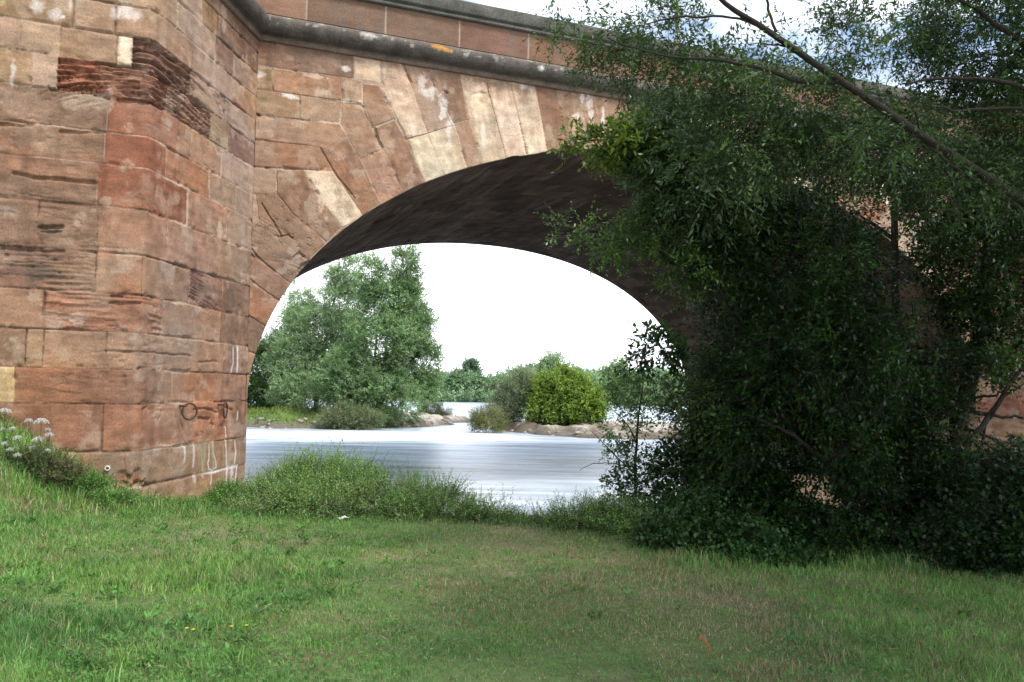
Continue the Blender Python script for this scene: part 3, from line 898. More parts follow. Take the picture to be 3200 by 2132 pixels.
# ================================================================== mooring rings
rid = [(572, 1286, 25, "larger rusty mooring ring hanging from its bracket nearer the pier corner", .55),
       (692, 1282, 22, "smaller rusty mooring ring hanging from its bracket nearer the arch", -.2)]
for (x, y, r_, lab, tw) in rid:
    s, z, t = pier_sz((x, y))
    ns = np.array([FD[1], -FD[0]])
    base = CN + s * FD
    R = r_ * t / F * (1.0 if x < 600 else 1.1)
    e = thing("mooring_ring", lab, "mooring ring", (*base, z), "iron mooring rings on the pier")
    h = np.array([*FD, 0.0]) * math.cos(tw) + np.array([*ns, 0.0]) * math.sin(tw)
    cen = np.array([*(base + ns * (.05 + R * abs(math.sin(tw)) * .9)), z])
    an = np.linspace(0, 2 * math.pi, 41)
    pts = cen + R * (np.cos(an)[:, None] * h + np.sin(an)[:, None] * np.array([0, 0, 1.0]))
    v, q = tube(pts, .015, 8)
    mesh_np("ring", v, [q], M_IRON, e, smooth=True)
    a0 = np.array([*(base - FD * R * .9), z + R * .72])
    pts = [a0 - np.array([*ns, 0]) * .05, a0 + np.array([*ns, 0]) * .05, a0 + np.array([*ns, 0]) * .085 + np.array([*FD, 0]) * .05, a0 + np.array([*ns, 0]) * .07 + np.array([*FD, 0]) * .10, a0 + np.array([*ns, 0]) * .03 + np.array([*FD, 0]) * .11]
    v, q = tube(smooth_path(pts, 14), .017, 8)
    mesh_np("bracket", v, [q], M_IRON, e, smooth=True)

# ================================================================== lamp post on the bridge
lp = np.array([*(P0 + 8.5 * U2 + 0.9 * N2), 8.97])
r_ = ray(2118, 60)
nn_ = np.array([-U2[1], U2[0]])
Ow = P0 + .9 * N2
t_ = (Ow @ nn_) / (r_[:2] @ nn_)
lp[:2] = r_[:2] * t_
lamp = thing("street_lamp", "pale green lamp post standing on the bridge behind the leaves", "street lamp", lp)
v, q = tube([lp + [0, 0, z] for z in (0, .05, .5, .55, 1.0, 3.0, 4.6)], [.15, .15, .13, .10, .075, .06, .05], 12)
mesh_np("pole", v, [q], M_LAMP, lamp, smooth=True)
v, q = tube([lp + [0, 0, z] for z in (4.6, 4.65, 4.7, 5.1, 5.12)], [.05, .12, .13, .2, .19], 6)
mesh_np("lantern", v, [q], M_GLASS, lamp)
v, q = tube([lp + [0, 0, z] for z in (5.12, 5.14, 5.32, 5.45)], [.21, .23, .08, .01], 6)
mesh_np("cap", v, [q], M_LAMP, lamp)

# ================================================================== ground and water
WZ = -0.95


def gz(x, y):
    x = np.asarray(x, float)
    y = np.asarray(y, float)
    z = 0.10 * (fbm(x * .5 + 20, y * .5 + 20, 4, 800) - .5)
    lb = 1.55 * sstep(-5.0, -8.2, x + .06 * (y - 11)) * sstep(5.0, 11.5, y) * sstep(21, 16, y)
    z = z + lb + .25 * sstep(-2.5, -6, x) * sstep(8, 5, y)
    z = z - .32 * sstep(-6.6, -4.8, x) * sstep(10.5, 13.5, y) * sstep(-3.4, -4.6, x)
    e = 10.7 + .5 * (fbm(x * .6, x * 0, 3, 801) - .5)
    dr = sstep(e, e + 3.4, y)
    dep = 1.05 + .75 * sstep(5.5, 2.0, x)
    dep = dep - .30 * sstep(5, 8, x)
    mask = sstep(-5.2, -4.0, x + .35 * np.clip(y - 13, 0, 4) - .2)
    z = z - dep * dr * mask
    z = z - 1.7 * sstep(17, 20, y) * sstep(-3.2, -4.6, x) * sstep(-40, -20, x) * 1.0
    # sandbank right of centre, island left of centre, far bank
    far = sstep(26, 34, y)
    z = z * (1 - far) + (-2.2) * far

    def mound(cx, cy, rx, ry, h, sh=.6):
        d = np.hypot((x - cx) / rx, (y - cy) / ry) + .55 * (fbm(x * .22, y * .22, 5, 805) - .5)
        return h * sstep(1.15, sh, d)
    m = np.maximum.reduce([mound(6.5, 52, 8.4, 6.6, 1.75, .86), mound(-17, 58, 12, 9.6, 2.1, .72), mound(-8.2, 62, 5.5, 10, 1.75, .8), mound(-4.5, 66, 4.0, 6, 1.42, .7)])
    z = np.maximum(z, -2.2 + m * (.82 + .36 * fbm(x * .9, y * .9, 4, 806)) * (1 - .16 * (fbm(x * .35, y * .35, 3, 807) > .52)))
    z = z + sstep(150, 158, y + .04 * np.abs(x)) * 1.9 * sstep(20, 60, y)
    return z


yy = np.concatenate([np.linspace(-14, 2, 20, endpoint=False), np.linspace(2, 20, 190, endpoint=False), np.geomspace(20, 170, 330, endpoint=False), np.geomspace(170, 2600, 24)])
kk = np.linspace(-1, 1, 420)
kk = np.sign(kk) * np.abs(kk) ** 1.35
Y, Kx = np.meshgrid(yy, kk, indexing='ij')
X = Kx * (14 + np.clip(Y + 4, 0, None) * 1.25)
Zt = gz(X, Y)
Cg = np.zeros(X.shape + (3,)) + np.array([.11, .15, .055])
n1 = fbm(X * .9, Y * .9, 4, 810)
dry = sstep(.45, .65, n1)[..., None] * .7
Cg = Cg * (1 - dry) + np.array([.22, .175, .105]) * dry
silt = (sstep(-.35, -.75, Zt) * sstep(9, 12, Y) * sstep(32, 26, Y))[..., None]
Cg = Cg * (1 - silt) + np.array([.155, .115, .072]) * silt
sand = sstep(30, 34, Y)[..., None] * sstep(140, 120, Y)[..., None]
Cs = np.zeros(X.shape + (3,)) + np.array([.40, .365, .31]) * (.75 + .5 * fbm(X * 1.1, Y * 1.1, 5, 816))[..., None]
wet = sstep(-.55, -.85, Zt + .25 * (fbm(X * .9, Y * .5, 4, 812) - .5))[..., None]
Cs = Cs * (1 - wet * .62)
scar = (sstep(.12, .4, np.abs(np.gradient(Zt, axis=0)) / np.maximum(np.gradient(Y, axis=0), .01)) * .85 * (.5 + fbm(X * 1.2, Y * 1.2, 4, 815)))[..., None]
Cs = Cs * (1 - scar) + np.array([.13, .105, .082]) * scar
gi = (sstep(-8.8, -10.2, X + 2.5 * (fbm(X * .2, Y * .2, 3, 813) - .5)) * sstep(-.72, -.5, Zt))[..., None]
Cs = Cs * (1 - gi) + np.array([.10, .155, .04]) * gi
Cg = Cg * (1 - sand) + Cs * sand
g = mesh_np("ground", np.stack([X, Y, Zt], -1).reshape(-1, 3), [grid_idx(*X.shape, flip=True)], M_EARTH, None, Cg.reshape(-1, 3), True)
tag(g, kind="structure")

mw, nt, out = new_mat("river_water")
tc = nd(nt, 'ShaderNodeTexCoord').outputs['Object']
p = nd(nt, 'ShaderNodeBsdfPrincipled')
set_in(p, IOR=1.33)
p.inputs['Specular IOR Level'].default_value = .9
h1 = noise_node(nt, tc, 1.0, 5, .6, (.16, .75, 1))
h2 = noise_node(nt, tc, 1.0, 4, .6, (1.1, 4.2, 1))
ad = nd(nt, 'ShaderNodeMath', operation='MULTIPLY_ADD')
ad.inputs[1].default_value = .4
nt.links.new(h2, ad.inputs[0])
nt.links.new(h1, ad.inputs[2])
bu = nd(nt, 'ShaderNodeBump')
set_in(bu, Strength=.7, Distance=.24)
nt.links.new(ad.outputs[0], bu.inputs['Height'])
nt.links.new(bu.outputs[0], p.inputs['Normal'])
# broken white water where the river runs over the shallows, weed streaks below the surface
sx = nd(nt, 'ShaderNodeSeparateXYZ')
nt.links.new(tc, sx.inputs[0])
wob = noise_node(nt, tc, 1.0, 4, .6, (.14, .3, 1))
yw = nd(nt, 'ShaderNodeMath', operation='MULTIPLY_ADD')
yw.inputs[1].default_value = 9.0
nt.links.new(wob, yw.inputs[0])
nt.links.new(sx.outputs['Y'], yw.inputs[2])
b1_ = maprange(nt, yw.outputs[0], 44.5, 47.5, 0, 1)
b2_ = maprange(nt, yw.outputs[0], 54, 51, 0, 1)
xm = maprange(nt, sx.outputs['X'], 2, -2, 0, 1)
fo = noise_node(nt, tc, 1.0, 6, .7, (.8, 3.0, 1))
fo = maprange(nt, fo, .40, .56, 0, 1)
m_ = fo
for q in (b1_, b2_, xm):
    mm = nd(nt, 'ShaderNodeMath', operation='MULTIPLY')
    nt.links.new(m_, mm.inputs[0])
    nt.links.new(q, mm.inputs[1])
    m_ = mm.outputs[0]
st_n = noise_node(nt, tc, 1.0, 5, .6, (.22, 1.3, 1))
stf = maprange(nt, st_n, .54, .64, 0, .85)
near = maprange(nt, sx.outputs['Y'], 44, 36, 0, 1)
mm = nd(nt, 'ShaderNodeMath', operation='MULTIPLY')
nt.links.new(stf, mm.inputs[0])
nt.links.new(near, mm.inputs[1])
rip = maprange(nt, noise_node(nt, tc, 1.0, 5, .65, (.16, .95, 1)), .42, .58, 0, 1)
bc = mixcol(nt, rip, (.27, .335, .41), (.56, .63, .71))  # ripple shading put into the water colour as dull and pale streaks
bc = mixcol(nt, mm.outputs[0], bc, (.13, .14, .085))
bc = mixcol(nt, m_, bc, (.85, .86, .87))
nt.links.new(bc, p.inputs['Base Color'])
nt.links.new(maprange(nt, m_, 0, 1, .32, .8), p.inputs['Roughness'])
nt.links.new(p.outputs[0], out.inputs[0])
wv_ = np.array([[-900, 11.5, WZ], [900, 11.5, WZ], [900, 1500, WZ], [-900, 1500, WZ]])
w = mesh_np("river_water", wv_, [np.array([[0, 1, 2, 3]])], mw)
tag(w, kind="structure")

# ================================================================== foliage tools
def unit(v):
    return v / (np.linalg.norm(v, axis=-1, keepdims=True) + 1e-9)


def rand_dir(n):
    return unit(rng.normal(size=(n, 3)))


def leaf_quads(c, d, s, ln, wd):
    """rhombic leaves: base point c, axis d, side s"""
    nrm = np.cross(d, s)
    f = .18
    b = c
    tip = c + d * ln[:, None]
    l = c + d * (ln * .45)[:, None] + s * (wd * .5)[:, None] + nrm * (wd * f)[:, None]
    r = c + d * (ln * .45)[:, None] - s * (wd * .5)[:, None] + nrm * (wd * f)[:, None]
    V = np.stack([b, r, tip, l], 1).reshape(-1, 3)
    q = np.arange(len(c) * 4).reshape(-1, 4)
    return V, q


def twig_leaves(bag, st, dr, tl, nl, ll, lw, droop, cols, stem=None, jit=.35, spread=.85):
    """M twigs with nl leaves each, alternating sides"""
    M = len(st)
    side = unit(np.cross(dr, unit(np.array([0, 0, 1.0]) + .6 * rng.normal(size=(M, 3)))))
    t = (np.arange(nl) + .6) / nl
    pos = st[:, None] + dr[:, None] * (tl[:, None] * t)[..., None]
    pos[..., 2] -= droop * tl[:, None] * t[None] ** 2
    tang = unit(dr[:, None] * np.ones((1, nl, 1)) - np.array([0, 0, 1.0]) * (2 * droop * t)[None, :, None])
    sg = np.where(np.arange(nl) % 2 == 0, 1.0, -1.0)[None, :, None]
    ld = unit(tang * .65 + side[:, None] * sg * spread + jit * rng.normal(size=(M, nl, 3)) - np.array([0, 0, .12]))
    up = unit(np.array([0, 0, 1.0]) + .55 * rng.normal(size=(M, nl, 3)))
    sd = unit(np.cross(ld, up))
    n = M * nl
    sc_ = (.65 + .6 * rng.random(n)) * np.tile(.75 + .35 * np.sin(np.pi * np.clip(t, .1, .95)), M)
    V, q = leaf_quads(pos.reshape(-1, 3), ld.reshape(-1, 3), sd.reshape(-1, 3), ll * sc_, lw * sc_)
    c = np.repeat(cols, nl, 0) * (.8 + .4 * rng.random((n, 1)))
    bag.add(V, q, np.repeat(c, 4, 0))
    if stem is not None:
        r = stem
        e = st + dr * tl[:, None]
        e[:, 2] -= droop * tl
        mid = st + dr * (tl * .5)[:, None]
        mid[:, 2] -= droop * tl * .25
        a = side * r
        b = unit(np.cross(dr, side)) * r
        ring = []
        for pnt, k in ((st, 1.0), (mid, .7), (e, .3)):
            ring += [pnt + a * k, pnt - .5 * a * k + .87 * b * k, pnt - .5 * a * k - .87 * b * k]
        R = np.stack(ring, 1).reshape(-1, 3)
        i = np.arange(M)[:, None] * 9
        fs = [np.concatenate([i + o + k, i + o + (k + 1) % 3, i + o + 3 + (k + 1) % 3, i + o + 3 + k], 1) for o in (0, 3) for k in range(3)]
        bag.add(R, np.concatenate(fs), np.array([.05, .042, .03]))


def crown(bag, blobs, clumps, tw, clump_r, tl, nl, ll, lw, pal, droop=.15, up=.2, stem=None, inner=.35, spread=.85):
    """blobs: (cx,cy,cz, rx,ry,rz [,weight])"""
    pal = np.asarray(pal, float)
    wts = np.array([b[6] if len(b) > 6 else b[3] * b[5] for b in blobs])
    cnt = np.maximum(1, (clumps * wts / wts.sum()).astype(int))
    for b, k in zip(blobs, cnt):
        c = np.array(b[:3])
        r = np.array(b[3:6])
        d = rand_dir(k)
        rad = inner + (1 - inner) * rng.random(k) ** .6
        cc = c + d * r * rad[:, None]
        cr = clump_r * (.6 + .8 * rng.random(k))
        st = (cc[:, None] + rng.normal(size=(k, tw, 3)) * cr[:, None, None] * .55).reshape(-1, 3)
        o = np.repeat(unit(d / r), tw, 0)
        dr = unit(o * .8 + np.array([0, 0, up]) + .65 * rng.normal(size=o.shape))
        pc = pal[rng.integers(0, len(pal), k)] * (.75 + .5 * rng.random((k, 1)))
        cols = np.repeat(pc, tw, 0) * (.85 + .3 * rng.random((k * tw, 1)))
        twig_leaves(bag, st, dr, tl * (.6 + .8 * rng.random(k * tw)), nl, ll, lw, droop, cols, stem, spread=spread)


def blob_px(x, y, Y, rx, ry, rd, w=None):
    """an ellipsoid given by photo position, distance and size in photo pixels (rd in metres)"""
    c = at(x, y, Y)
    b = (*c, rx * Y / F, rd, ry * Y / F)
    return b if w is None else (*b, w)


def limbs(specs, mat, parent, name="trunk", tone=(.10, .085, .065)):
    bag = Bag()
    for pts, r0, r1, wob in specs:
        n = max(6, len(pts) * 5)
        p_ = smooth_path(pts, n, wob)
        v, q = tube(p_, np.linspace(r0, r1, n), 8, .12)
        bag.add(v, q, np.array(tone))
    return bag.build(name, mat, parent, True)


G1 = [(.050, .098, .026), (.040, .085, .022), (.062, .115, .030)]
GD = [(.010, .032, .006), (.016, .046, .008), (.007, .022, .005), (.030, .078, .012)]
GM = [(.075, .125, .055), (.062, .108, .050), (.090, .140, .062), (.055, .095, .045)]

# ------------------------------------------------------------------ trees on the far side, seen through the arch; haze put into the paler leaf colours
def far_tree(name, label, base, blobs, clumps, tw, cr, tl, nl, ll, lw, pal, trunk, group=None, cat="tree", droop=.1, up=.35, tone=(.09, .08, .06)):
    b = at(base[0], base[1], base[2])
    gzv = max(float(gz(b[0], b[1])), WZ)
    t = thing(name, label, cat, (b[0], b[1], gzv - .05), group)
    bag = Bag()
    crown(bag, [blob_px(*q) for q in blobs], clumps, tw, cr, tl, nl, ll, lw, pal, droop, up)
    bag.build("crown", M_FAR, t)
    specs = []
    p0 = np.array([b[0], b[1], gzv - .1])
    for (x, y, Y, r) in trunk:
        e = at(x, y, Y)
        specs.append(([p0, p0 * .55 + e * .45 + np.array([0, 0, .2 * (e[2] - p0[2])]), e], r, r * .2, .25))
    limbs(specs, M_BARK, t, "trunk", tone)
    return t


far_tree("willow_tree", "tall bushy green willow on the island, its pointed top the highest seen under the arch", (1180, 1318, 55),
         [(1265, 850, 55, 46, 75, .9), (1235, 950, 55, 85, 95, 1.6), (1290, 1010, 55, 60, 90, 1.4), (1160, 880, 55, 42, 80, .9), (1190, 1080, 54, 130, 120, 2.4), (1300, 1130, 55, 66, 120, 1.6), (1090, 1190, 53, 110, 90, 2.0), (1200, 1230, 53.5, 150, 90, 2.4)],
         560, 30, .50, .55, 11, .17, .058, [(.165, .26, .12), (.135, .225, .10), (.20, .30, .145), (.175, .27, .125)], [(1262, 800, 55, .14), (1160, 850, 55, .10), (1310, 1000, 55, .08), (1090, 1080, 54, .08)], "trees on the island", up=.5)
far_tree("willow_tree", "pale silvery willow rising just right of the pier, left of the tallest willow", (985, 1322, 58),
         [(1075, 860, 58, 50, 66, 1.0), (1070, 960, 58, 80, 90, 1.5), (935, 960, 59, 46, 80, .9), (1000, 1060, 58, 110, 110, 2.0), (920, 1120, 58, 80, 120, 1.6), (960, 1220, 57, 110, 90, 1.9)],
         430, 30, .48, .55, 11, .16, .05, [(.23, .33, .18), (.20, .295, .155), (.265, .36, .20)], [(1080, 810, 58, .12), (935, 900, 59, .09), (1000, 1000, 58, .09)], "trees on the island", up=.55)
far_tree("willow_tree", "low dark green willow at the water's edge against the pier", (815, 1312, 62),
         [(850, 1090, 62, 50, 60, 1.2), (830, 1180, 62, 70, 90, 1.8), (800, 1240, 61, 60, 60, 1.5), (890, 1240, 61, 60, 60, 1.4)],
         200, 28, .5, .5, 10, .17, .06, [(.08, .145, .045), (.065, .12, .04)], [(850, 1060, 62, .08)], "trees on the island")
far_tree("willow_shrub", "grey green grassy willow shrub at the river edge under the tall willow", (1085, 1338, 50.5),
         [(1085, 1310, 50.5, 62, 40, .8), (1040, 1322, 50.5, 50, 22, .6), (1150, 1325, 50.5, 50, 22, .6)],
         90, 26, .25, .55, 9, .16, .028, [(.17, .205, .11), (.145, .185, .09), (.21, .23, .13)], [(1085, 1290, 50.5, .03)], "shrubs on the sandbanks", "shrub", up=1.2)
far_tree("willow_shrub", "small pale shrub on the sand right of the tall willow", (1345, 1306, 64),
         [(1345, 1285, 64, 36, 22, .9), (1385, 1300, 64, 30, 8, .6)],
         50, 26, .3, .4, 9, .14, .03, [(.12, .15, .08), (.10, .135, .075)], [(1345, 1270, 64, .03)], "shrubs on the sandbanks", "shrub", up=.8)
far_tree("round_bush", "big rounded yellow green bush on the sandbank", (1755, 1334, 52),
         [(1770, 1262, 52, 96, 70, 1.8), (1730, 1220, 51.6, 60, 52, 1.3), (1795, 1205, 52, 44, 40, 1.0), (1830, 1275, 51.4, 60, 56, 1.3), (1700, 1290, 51.4, 56, 44, 1.2), (1760, 1190, 52, 22, 32, .5), (1690, 1225, 52, 24, 26, .5), (1855, 1235, 52, 22, 22, .4)],
         420, 24, .36, .38, 10, .13, .07, [(.22, .33, .055), (.17, .275, .05), (.28, .38, .065), (.12, .20, .042)], [(1755, 1180, 52, .07), (1700, 1210, 52, .05), (1810, 1210, 52, .05)], None, "bush", up=.4)
far_tree("willow_shrub", "dull grey willow shrub on the left side of the yellow green bush", (1590, 1338, 52.5),
         [(1600, 1250, 52.8, 44, 62, 1.2), (1570, 1295, 52.5, 52, 44, 1.1), (1630, 1210, 53, 40, 40, 1.0)],
         160, 26, .34, .45, 9, .15, .032, [(.19, .235, .15), (.16, .205, .13), (.22, .26, .17)], [(1600, 1210, 52.8, .05)], "shrubs on the sandbanks", "shrub", up=.6)
far_tree("willow_shrub", "small yellowish broom like shrub at the tip of the right sandbank", (1520, 1350, 49.5),
         [(1530, 1318, 49.5, 44, 32, .7), (1495, 1325, 49.5, 30, 22, .6)],
         60, 26, .22, .6, 9, .13, .024, [(.19, .20, .085), (.16, .175, .075), (.14, .17, .07)], [(1530, 1295, 49.5, .03)], "shrubs on the sandbanks", "shrub", up=1.2)
far_tree("poplar_tree", "pale feathery tree rising behind the yellow green bush", (1730, 1262, 95),
         [(1730, 1150, 95, 38, 36, 1.4), (1700, 1190, 95, 90, 40, 2.4), (1800, 1205, 95, 60, 36, 2.0), (1640, 1200, 95, 50, 36, 1.8), (1740, 1240, 95, 140, 36, 2.4)],
         300, 26, .6, .8, 9, .26, .11, [(.22, .31, .18), (.195, .28, .16), (.25, .335, .20)], [(1730, 1120, 95, .14)], None, up=.5)
far_tree("poplar_tree", "lone tall dark tree standing above the far tree line", (1472, 1252, 165),
         [(1472, 1144, 165, 13, 13, 1.2), (1462, 1162, 165, 9, 14, 1.0), (1482, 1172, 165, 9, 20, 1.0)],
         46, 22, .6, .8, 8, .38, .22, [(.13, .215, .14), (.11, .19, .13)], [(1472, 1135, 165, .2)], None, up=.3)
far_tree("fir_tree", "small dark pointed tree beside the lone tall tree on the far bank", (1427, 1250, 166),
         [(1427, 1172, 166, 5, 8, .5), (1427, 1186, 166, 9, 12, .8)],
         20, 20, .5, .6, 8, .35, .2, [(.055, .095, .07)], [(1427, 1166, 166, .12)], None, up=.2)
far_tree("round_tree", "round topped tree above the far bank near the right side of the arch", (1935, 1256, 140),
         [(1935, 1150, 140, 26, 22, 1.6), (1925, 1175, 140, 34, 26, 2.0), (1890, 1190, 140, 40, 30, 2.2), (1950, 1220, 140, 70, 34, 2.4)],
         140, 24, .8, .9, 9, .36, .2, [(.20, .295, .145), (.175, .265, .13), (.225, .32, .155)], [(1935, 1140, 140, .2)], None, up=.3)

# far wood: one mass of trees along the far bank, leaf greens paled in place of haze
bag = Bag()
bl = []
for k in range(90):
    x = 1280 + 920 * (k + rng.random()) / 90
    topy = 1172 + 8 * math.sin(x * .021) + 8 * rng.random() - (14 if 1560 < x < 1860 else 0) - (14 if x > 1990 else 0)
    Yd = 160 + 24 * rng.random()
    hgt = (1254 - topy) * .5
    bl.append(blob_px(x, 1256 - hgt, Yd, 20 + 16 * rng.random(), hgt, 2.2))
    bl.append(blob_px(x + 6, 1247, 152 + 3 * rng.random(), 18, 9, 1.5))
crown(bag, bl, 2100, 22, .9, 1.1, 8, .42, .24, [(.19, .29, .175), (.165, .265, .16), (.22, .325, .19), (.195, .295, .15)], .1, .3)
for k in range(150):
    x = 1280 + 920 * rng.random()
    c = at(x, 1250, 158 + 6 * rng.random())
    c[2] = -.3
    v, q = tube([c, c + [0, 0, 2.5]], [.12, .06], 5)
    bag.add(v, q, np.array([.10, .09, .075]))
o = bag.build("far_wood", M_FAR)
tag(o, "distant green wood along the far river bank", "wood", kind="stuff")

# ------------------------------------------------------------------ right-hand foreground trees
def near_tree(name, label, base, specs, crowns, mat=None, cat="tree", tone=(.024, .021, .016)):
    t = thing(name, label, cat, base)
    limbs(specs, M_BARK, t, "trunk", tone)
    bag = Bag()
    for kw in crowns:
        crown(bag, **kw)
    bag.build("crown", mat or M_LEAFG, t)
    return t


def path_px(*p):
    return [at(x, y, Y) for x, y, Y in p]


# leaning shrubby tree whose dense dark crown fills the right of the arch
b = at(2725, 1700, 9.2)
b[2] = float(gz(b[0], b[1])) - .1
near_tree("leaning_tree", "leaning leafy tree with a pale bare lower trunk under the dense dark crown", b,
          [([b, *path_px((2660, 1560, 9.3), (2600, 1440, 9.4), (2540, 1320, 9.6), (2440, 1130, 9.8), (2390, 930, 10), (2360, 700, 10))], .125, .03, .05),
           (path_px((2600, 1440, 9.4), (2720, 1330, 9.3), (2800, 1180, 9.4), (2860, 1000, 9.6)), .06, .02, .1),
           (path_px((2440, 1130, 9.8), (2300, 1000, 9.6), (2180, 860, 9.5), (2000, 760, 9.4)), .05, .012, .1),
           (path_px((2390, 930, 10), (2500, 760, 10), (2560, 560, 10)), .04, .012, .1),
           (path_px((2540, 1320, 9.6), (2380, 1300, 9.5), (2260, 1220, 9.4)), .04, .012, .1),
           (path_px((2380, 870, 10), (2250, 700, 9.8), (2100, 560, 9.6), (1950, 480, 9.4)), .035, .008, .08),
           (path_px((2600, 1450, 9.4), (2450, 1340, 9.0), (2330, 1290, 8.8)), .03, .008, .1)],
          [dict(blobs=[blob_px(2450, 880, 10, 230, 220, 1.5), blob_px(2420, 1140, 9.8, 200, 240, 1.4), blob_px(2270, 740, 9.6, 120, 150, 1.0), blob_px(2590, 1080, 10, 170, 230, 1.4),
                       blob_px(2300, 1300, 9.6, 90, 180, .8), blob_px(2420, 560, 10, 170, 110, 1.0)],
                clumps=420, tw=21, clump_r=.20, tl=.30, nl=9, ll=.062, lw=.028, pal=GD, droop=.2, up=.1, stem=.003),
           dict(blobs=[blob_px(2010, 735, 9.3, 90, 36, .3), blob_px(2110, 660, 9.4, 90, 80, .4), blob_px(1775, 708, 9.0, 16, 8, .06, .003), blob_px(1835, 722, 9.0, 34, 12, .1, .008), blob_px(1915, 740, 9.1, 44, 24, .15, .018), blob_px(1880, 790, 9.1, 40, 14, .1, .006), blob_px(2150, 830, 9.4, 60, 70, .4)],
                clumps=84, tw=12, clump_r=.09, tl=.26, nl=9, ll=.055, lw=.024, pal=[(.07, .14, .025), (.055, .115, .024), (.085, .165, .03)], droop=.05, up=.1, stem=.003),
           dict(blobs=[blob_px(2120, 520, 9.2, 110, 90, .5), blob_px(2090, 420, 9.2, 90, 70, .4), blob_px(2200, 600, 9.2, 120, 90, .5)],
                clumps=130, tw=13, clump_r=.13, tl=.36, nl=11, ll=.105, lw=.026, pal=[(.055, .10, .045), (.075, .12, .06), (.035, .075, .025)], droop=.25, up=0, stem=.003),
           dict(blobs=[blob_px(1900, 450, 9.0, 110, 30, .2), blob_px(1820, 440, 9.0, 40, 18, .12), blob_px(2000, 440, 9.0, 60, 40, .2)],
                clumps=26, tw=10, clump_r=.09, tl=.26, nl=9, ll=.085, lw=.038, pal=[(.10, .16, .022), (.075, .135, .022), (.12, .175, .03)], droop=.05, up=.1, stem=.003),
           dict(blobs=[blob_px(2060, 1100, 9.0, 60, 42, .2)], clumps=10, tw=9, clump_r=.08, tl=.24, nl=8, ll=.085, lw=.04, pal=GD, droop=.1, up=0, stem=.003),
           dict(blobs=[blob_px(2170, 1270, 9.6, 60, 60, .4), blob_px(2110, 1235, 9.6, 40, 36, .3)], clumps=26, tw=14, clump_r=.14, tl=.26, nl=9, ll=.05, lw=.026, pal=G1, droop=.2, up=0, stem=.003)])

# tree further right with upright stem and thin lower branches crossing the pier
b = at(2960, 1640, 10.5)
b[2] = float(gz(b[0], b[1])) - .1
near_tree("upright_tree", "upright dark tree with thin bare lower branches crossing the right pier", b,
          [([b, *path_px((2975, 1450, 10.5), (3030, 1200, 10.6), (3075, 950, 10.7), (3090, 700, 10.8), (3080, 450, 10.8))], .14, .03, .06),
           ([b + np.array([-.2, .3, 0]), *path_px((2850, 1450, 11), (2800, 1050, 11), (2795, 750, 11), (2780, 520, 11), (2770, 330, 11))], .085, .02, .06),
           (path_px((2880, 1560, 10), (2990, 1430, 9.8), (3090, 1300, 9.8), (3200, 1140, 9.8)), .055, .02, .06),
           (path_px((2850, 1400, 10), (2960, 1290, 9.9), (3060, 1180, 9.8), (3160, 1060, 9.8)), .035, .012, .08),
           (path_px((3000, 1270, 10), (3100, 1300, 9.8), (3200, 1305, 9.7)), .028, .015, .05),
           (path_px((2990, 1330, 10), (3100, 1370, 9.8), (3230, 1400, 9.7)), .025, .01, .05),
           (path_px((3010, 1240, 10), (3090, 1240, 9.8), (3180, 1220, 9.7)), .022, .01, .05),
           (path_px((2960, 1400, 10), (3040, 1440, 9.8), (3140, 1470, 9.7)), .022, .01, .05),
           (path_px((3060, 1420, 10), (3080, 1330, 9.8), (3130, 1240, 9.7), (3210, 1190, 9.7)), .018, .008, .05),
           (path_px((2860, 1480, 9.8), (2870, 1300, 9.8), (2920, 1150, 9.8)), .02, .008, .05),
           (path_px((2980, 1300, 10), (2880, 1200, 9.9), (2830, 1120, 9.8)), .02, .008, .05),
           (path_px((2795, 750, 11), (2700, 680, 11), (2640, 640, 11)), .03, .008, .08),
           (path_px((2790, 700, 11), (2860, 620, 11), (2920, 560, 11)), .03, .008, .08)],
          [dict(blobs=[blob_px(2700, 1560, 9.0, 110, 80, .4), blob_px(2620, 1400, 9.2, 110, 90, .4), blob_px(2900, 1330, 10, 110, 110, .6), blob_px(3020, 1150, 10.2, 110, 100, .6), blob_px(3130, 1480, 9.6, 110, 60, .5)],
                clumps=110, tw=18, clump_r=.18, tl=.28, nl=8, ll=.062, lw=.03, pal=GD, droop=.2, up=.1, stem=.003),
           dict(blobs=[blob_px(3080, 820, 10.6, 190, 200, 1.0), blob_px(3150, 1000, 10.4, 100, 130, .8), blob_px(2800, 470, 11, 150, 110, .9), blob_px(3000, 600, 10.8, 150, 110, 1.0), blob_px(3140, 640, 10.6, 130, 150, .9)],
                clumps=200, tw=20, clump_r=.22, tl=.32, nl=9, ll=.068, lw=.034, pal=GD, droop=.2, up=.1, stem=.003),
           dict(blobs=[blob_px(2740, 1180, 10.4, 170, 130, .8), blob_px(2760, 1400, 10.2, 150, 130, .7), blob_px(2880, 1560, 9.8, 190, 100, .7), blob_px(3100, 1600, 9.4, 140, 90, .6)],
                clumps=150, tw=20, clump_r=.22, tl=.30, nl=8, ll=.06, lw=.03, pal=GD, droop=.2, up=.1, stem=.003)])

